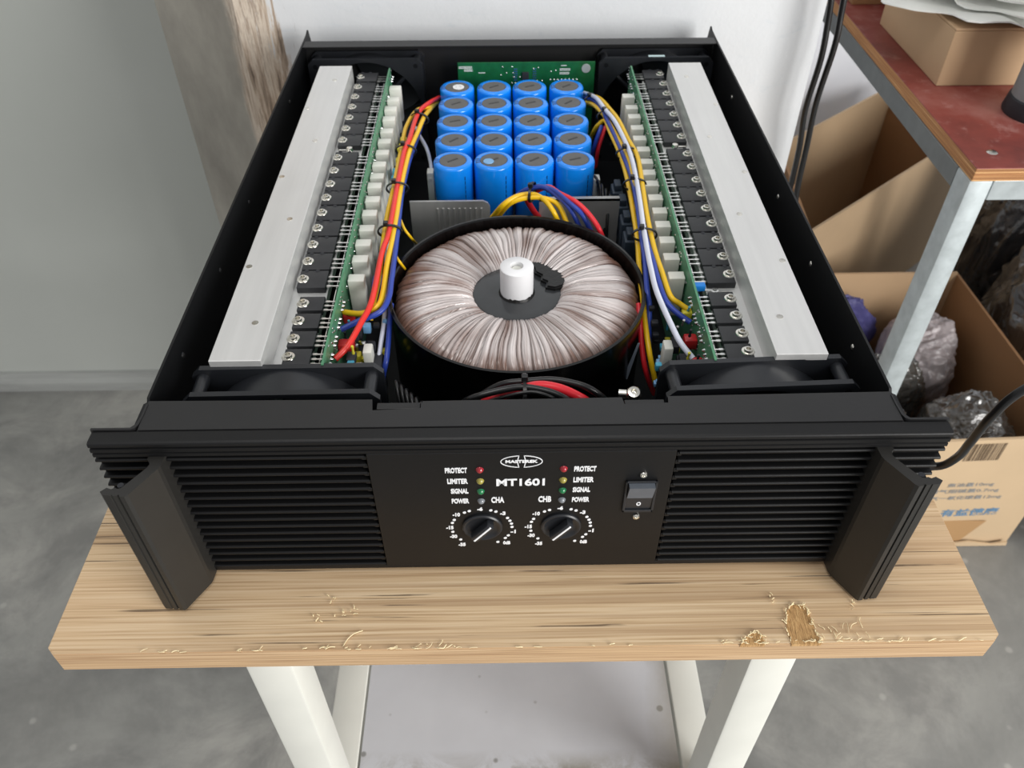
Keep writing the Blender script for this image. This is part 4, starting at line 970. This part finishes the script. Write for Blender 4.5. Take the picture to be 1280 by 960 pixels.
# stack of white sheets
words = ['lowest of the loose white sheets stacked on the cardboard box', 'second white sheet from the bottom of the stack on the cardboard box', 'third white sheet from the bottom of the stack on the cardboard box',
         'fourth white sheet from the bottom of the stack on the cardboard box', 'fifth white sheet from the bottom of the stack on the cardboard box', 'topmost white sheet of the stack on the cardboard box']
rs = random.Random(12)
for k in range(6):
    bm = bmesh.new(); N, RR = 72, 7; ph = rs.uniform(0, 9); rot0 = rs.uniform(-.3, .3); z0 = TZ+.0745+.0122*k
    cxs, cys = .640+rs.uniform(-.012, .012), .778+rs.uniform(-.012, .010)
    top_, bot = [], []
    for s_, dst in ((.0009, top_), (-.0009, bot)):
        for j in range(1, RR+1):
            row = []
            for i in range(N):
                a = 2*PI*i/N; rad = (.128-.003*k+.034*noise.noise(Vector((math.cos(a)*2.6, math.sin(a)*2.6, ph))))*j/RR
                x, y = rad*math.cos(a)*1.22, rad*math.sin(a)
                z = z0+.0020*noise.noise(Vector((x*20, y*20, ph)))+.0075*(j/RR)**2*math.sin(4*a+ph)*.6+.0016*math.sin(9*a+2*ph)*(j/RR)**4+s_
                row.append(bm.verts.new((x, y, z-z0)))
            dst.append(row)
    for R_ in (top_, bot):
        bm.faces.new(R_[0])
        for A, B in zip(R_, R_[1:]):
            for i in range(N): bm.faces.new((A[i], A[(i+1) % N], B[(i+1) % N], B[i]))
    for i in range(N): bm.faces.new((top_[-1][i], top_[-1][(i+1) % N], bot[-1][(i+1) % N], bot[-1][i]))
    bmesh.ops.recalc_face_normals(bm, faces=bm.faces); me = bpy.data.meshes.new('packing_sheet'); bm.to_mesh(me); bm.free(); me.materials.append(M['sheet_white'])
    for p in me.polygons: p.use_smooth = True
    me.set_sharp_from_angle(angle=.8)
    o = bpy.data.objects.new('packing_sheet', me); COL.objects.link(o); o.location = (cxs, cys, z0+.0022); thing(o, words[k], 'sheet', 'white sheets stacked on the carton')
# grey cylinder
cy = empty('grey_cylinder', (.6150, .5930, TZ), 'grey metal cylinder on a dark rubber base, standing on the red table top', 'cylinder')
b = MB(); b.lathe([(0, .017), (.0342, .017), (.0342, .142), (.032, .146), (0, .146)], 40); bd = put('body', b.mesh('body', 'cylinder_grey', 40), cy)
b = MB(); b.lathe([(0, .0002), (.0375, .0002), (.0386, .003), (.0361, .0187), (.0343, .0200), (0, .0200)], 40); put('rubber_base', b.mesh('rubber_base', 'rubber_dark', 40), cy)
a = math.radians(-112); b = MB(); b.cyl(.0036, (.0335*math.cos(a), .0335*math.sin(a), .045), (.0346*math.cos(a), .0346*math.sin(a), .045), 14); put('hole', b.mesh('hole', 'rubber_dark', 40), bd)

# plastic bags
def bag(name, c, size, seed, mat, label, cat='bag', rz=0, group=None, amp_=.16):
    bm = bmesh.new(); bmesh.ops.create_icosphere(bm, subdivisions=6, radius=1)
    for v in bm.verts:
        p = v.co.copy(); q = p*1.7+Vector((seed*7.1, seed*3.3, seed))
        n1 = noise.noise(q); qs = Vector((q.x*.7+q.z*.5, q.y*2.2, q.z*1.5-q.x*.6))
        cr = lambda v: max(0, 1-abs(noise.noise(v))*4)
        s_ = 1+amp_*(1.1*n1+.42*cr(qs)+.30*cr(qs*1.9+Vector((4, 1, 0)))+.16*cr(qs*3.7+Vector((0, 3, 5)))+.25*noise.noise(q*3))
        p = p*s_
        # squarer than a ball, flat underneath
        p = Vector([math.copysign(abs(x)**.85, x) for x in p])
        p.z = max(p.z, -.8)
        v.co = Vector((p.x*size[0], p.y*size[1], (p.z+.8)*size[2]/1.8))
    for f in bm.faces: f.smooth = True
    me = bpy.data.meshes.new(name); bm.to_mesh(me); bm.free(); me.materials.append(M[mat])
    o = bpy.data.objects.new(name, me); COL.objects.link(o); o.location = c; o.rotation_euler = (0, 0, rz)
    return thing(o, label, cat, group)
FB = FZ+.006
bag('plastic_bag', (.575, .860, FB), (.100, .050, .240), 1, 'bag_white', 'white crumpled bag at the back of the printed cardboard box')
bag('plastic_bag', (.792, .870, FB), (.060, .072, .222), 2, 'bag_white', 'small whitish bag in the right back corner of the printed box, beside the table leg')
bag('cloth_bundle', (.64, .948, FB), (.085, .020, .222), 3, 'bag_blue', 'dark violet blue cloth bundle at the back of the printed cardboard box', 'bundle')
bag('plastic_bag', (.670, .765, FB), (.090, .036, .232), 4, 'bag_smoke', 'smoky translucent bag in the middle of the printed cardboard box', 'bag')
bag('plastic_bag', (.505, .630, FB), (.060, .070, .215), 5, 'bag_black', 'black plastic bag at the left of the printed cardboard box, next to the amplifier', 'bag')
bag('plastic_bag', (.632, .640, FB), (.056, .064, .228), 8, 'bag_smoke', 'wrinkled grey plastic bag lying in the printed cardboard box, behind the cable', 'bag')
bag('plastic_bag', (.785, .640, FB), (.074, .080, .232), 9, 'bag_smoke', 'shiny grey bag at the front of the printed box, above the brown bars', 'bag')
bag('plastic_bag', (1.080, .840, FZ), (.150, .200, .400), 6, 'bag_black', 'big black plastic bag on the floor right of the printed cardboard box', 'bag', 0, None, .12)
bag('plastic_bag', (1.150, 1.140, FZ), (.170, .085, .500), 7, 'bag_black', 'tall black plastic bag behind the big one right of the printed cardboard box', 'bag', 0, None, .12)

# loose cables
def cable(pts, r, label):
    b = MB(); b.tube(pts, r, 10, 6); o = put('black_cable', b.mesh('black_cable', 'wire_black', 60)); return thing(o, label, 'cable')
cable([(.318, .59, 1.0), (.326, .59, .5), (.3340, .59, .22), (.3400, .588, .147), (.3424, .585, .1003), (.3395, .585, .0405), (.3442, .585, -.0095), (.3475, .590, -.086), (.350, .60, -.25), (.352, .60, FZ+.006), (.33, .50, FZ+.006)], .0034, 'black cable hanging down the right edge of the white pillar, the left one of two')
cable([(.340, .59, 1.0), (.345, .59, .5), (.3490, .59, .22), (.3525, .588, .1509), (.3538, .585, .1133), (.3500, .585, .050), (.3525, .585, -.0044), (.3555, .585, -.069), (.3658, .590, -.1338), (.372, .60, -.30), (.374, .60, FZ+.006), (.36, .47, FZ+.006)], .0034, 'black cable hanging down the right edge of the white pillar, the right one of two')
cable([(.62, .10, .40), (.45, .075, .21), (.36, .064, .135), (.3225, .0632, .100), (.3125, .0640, .075), (.3112, .0677, .045), (.3132, .0740, .022), (.306, .079, .0065), (.288, .090, .0036), (.262, .16, .0034), (.250, .30, .0034), (.252, .50, .0034)], .0030, 'black cable curving down onto the workbench beside the right handle of the amplifier')
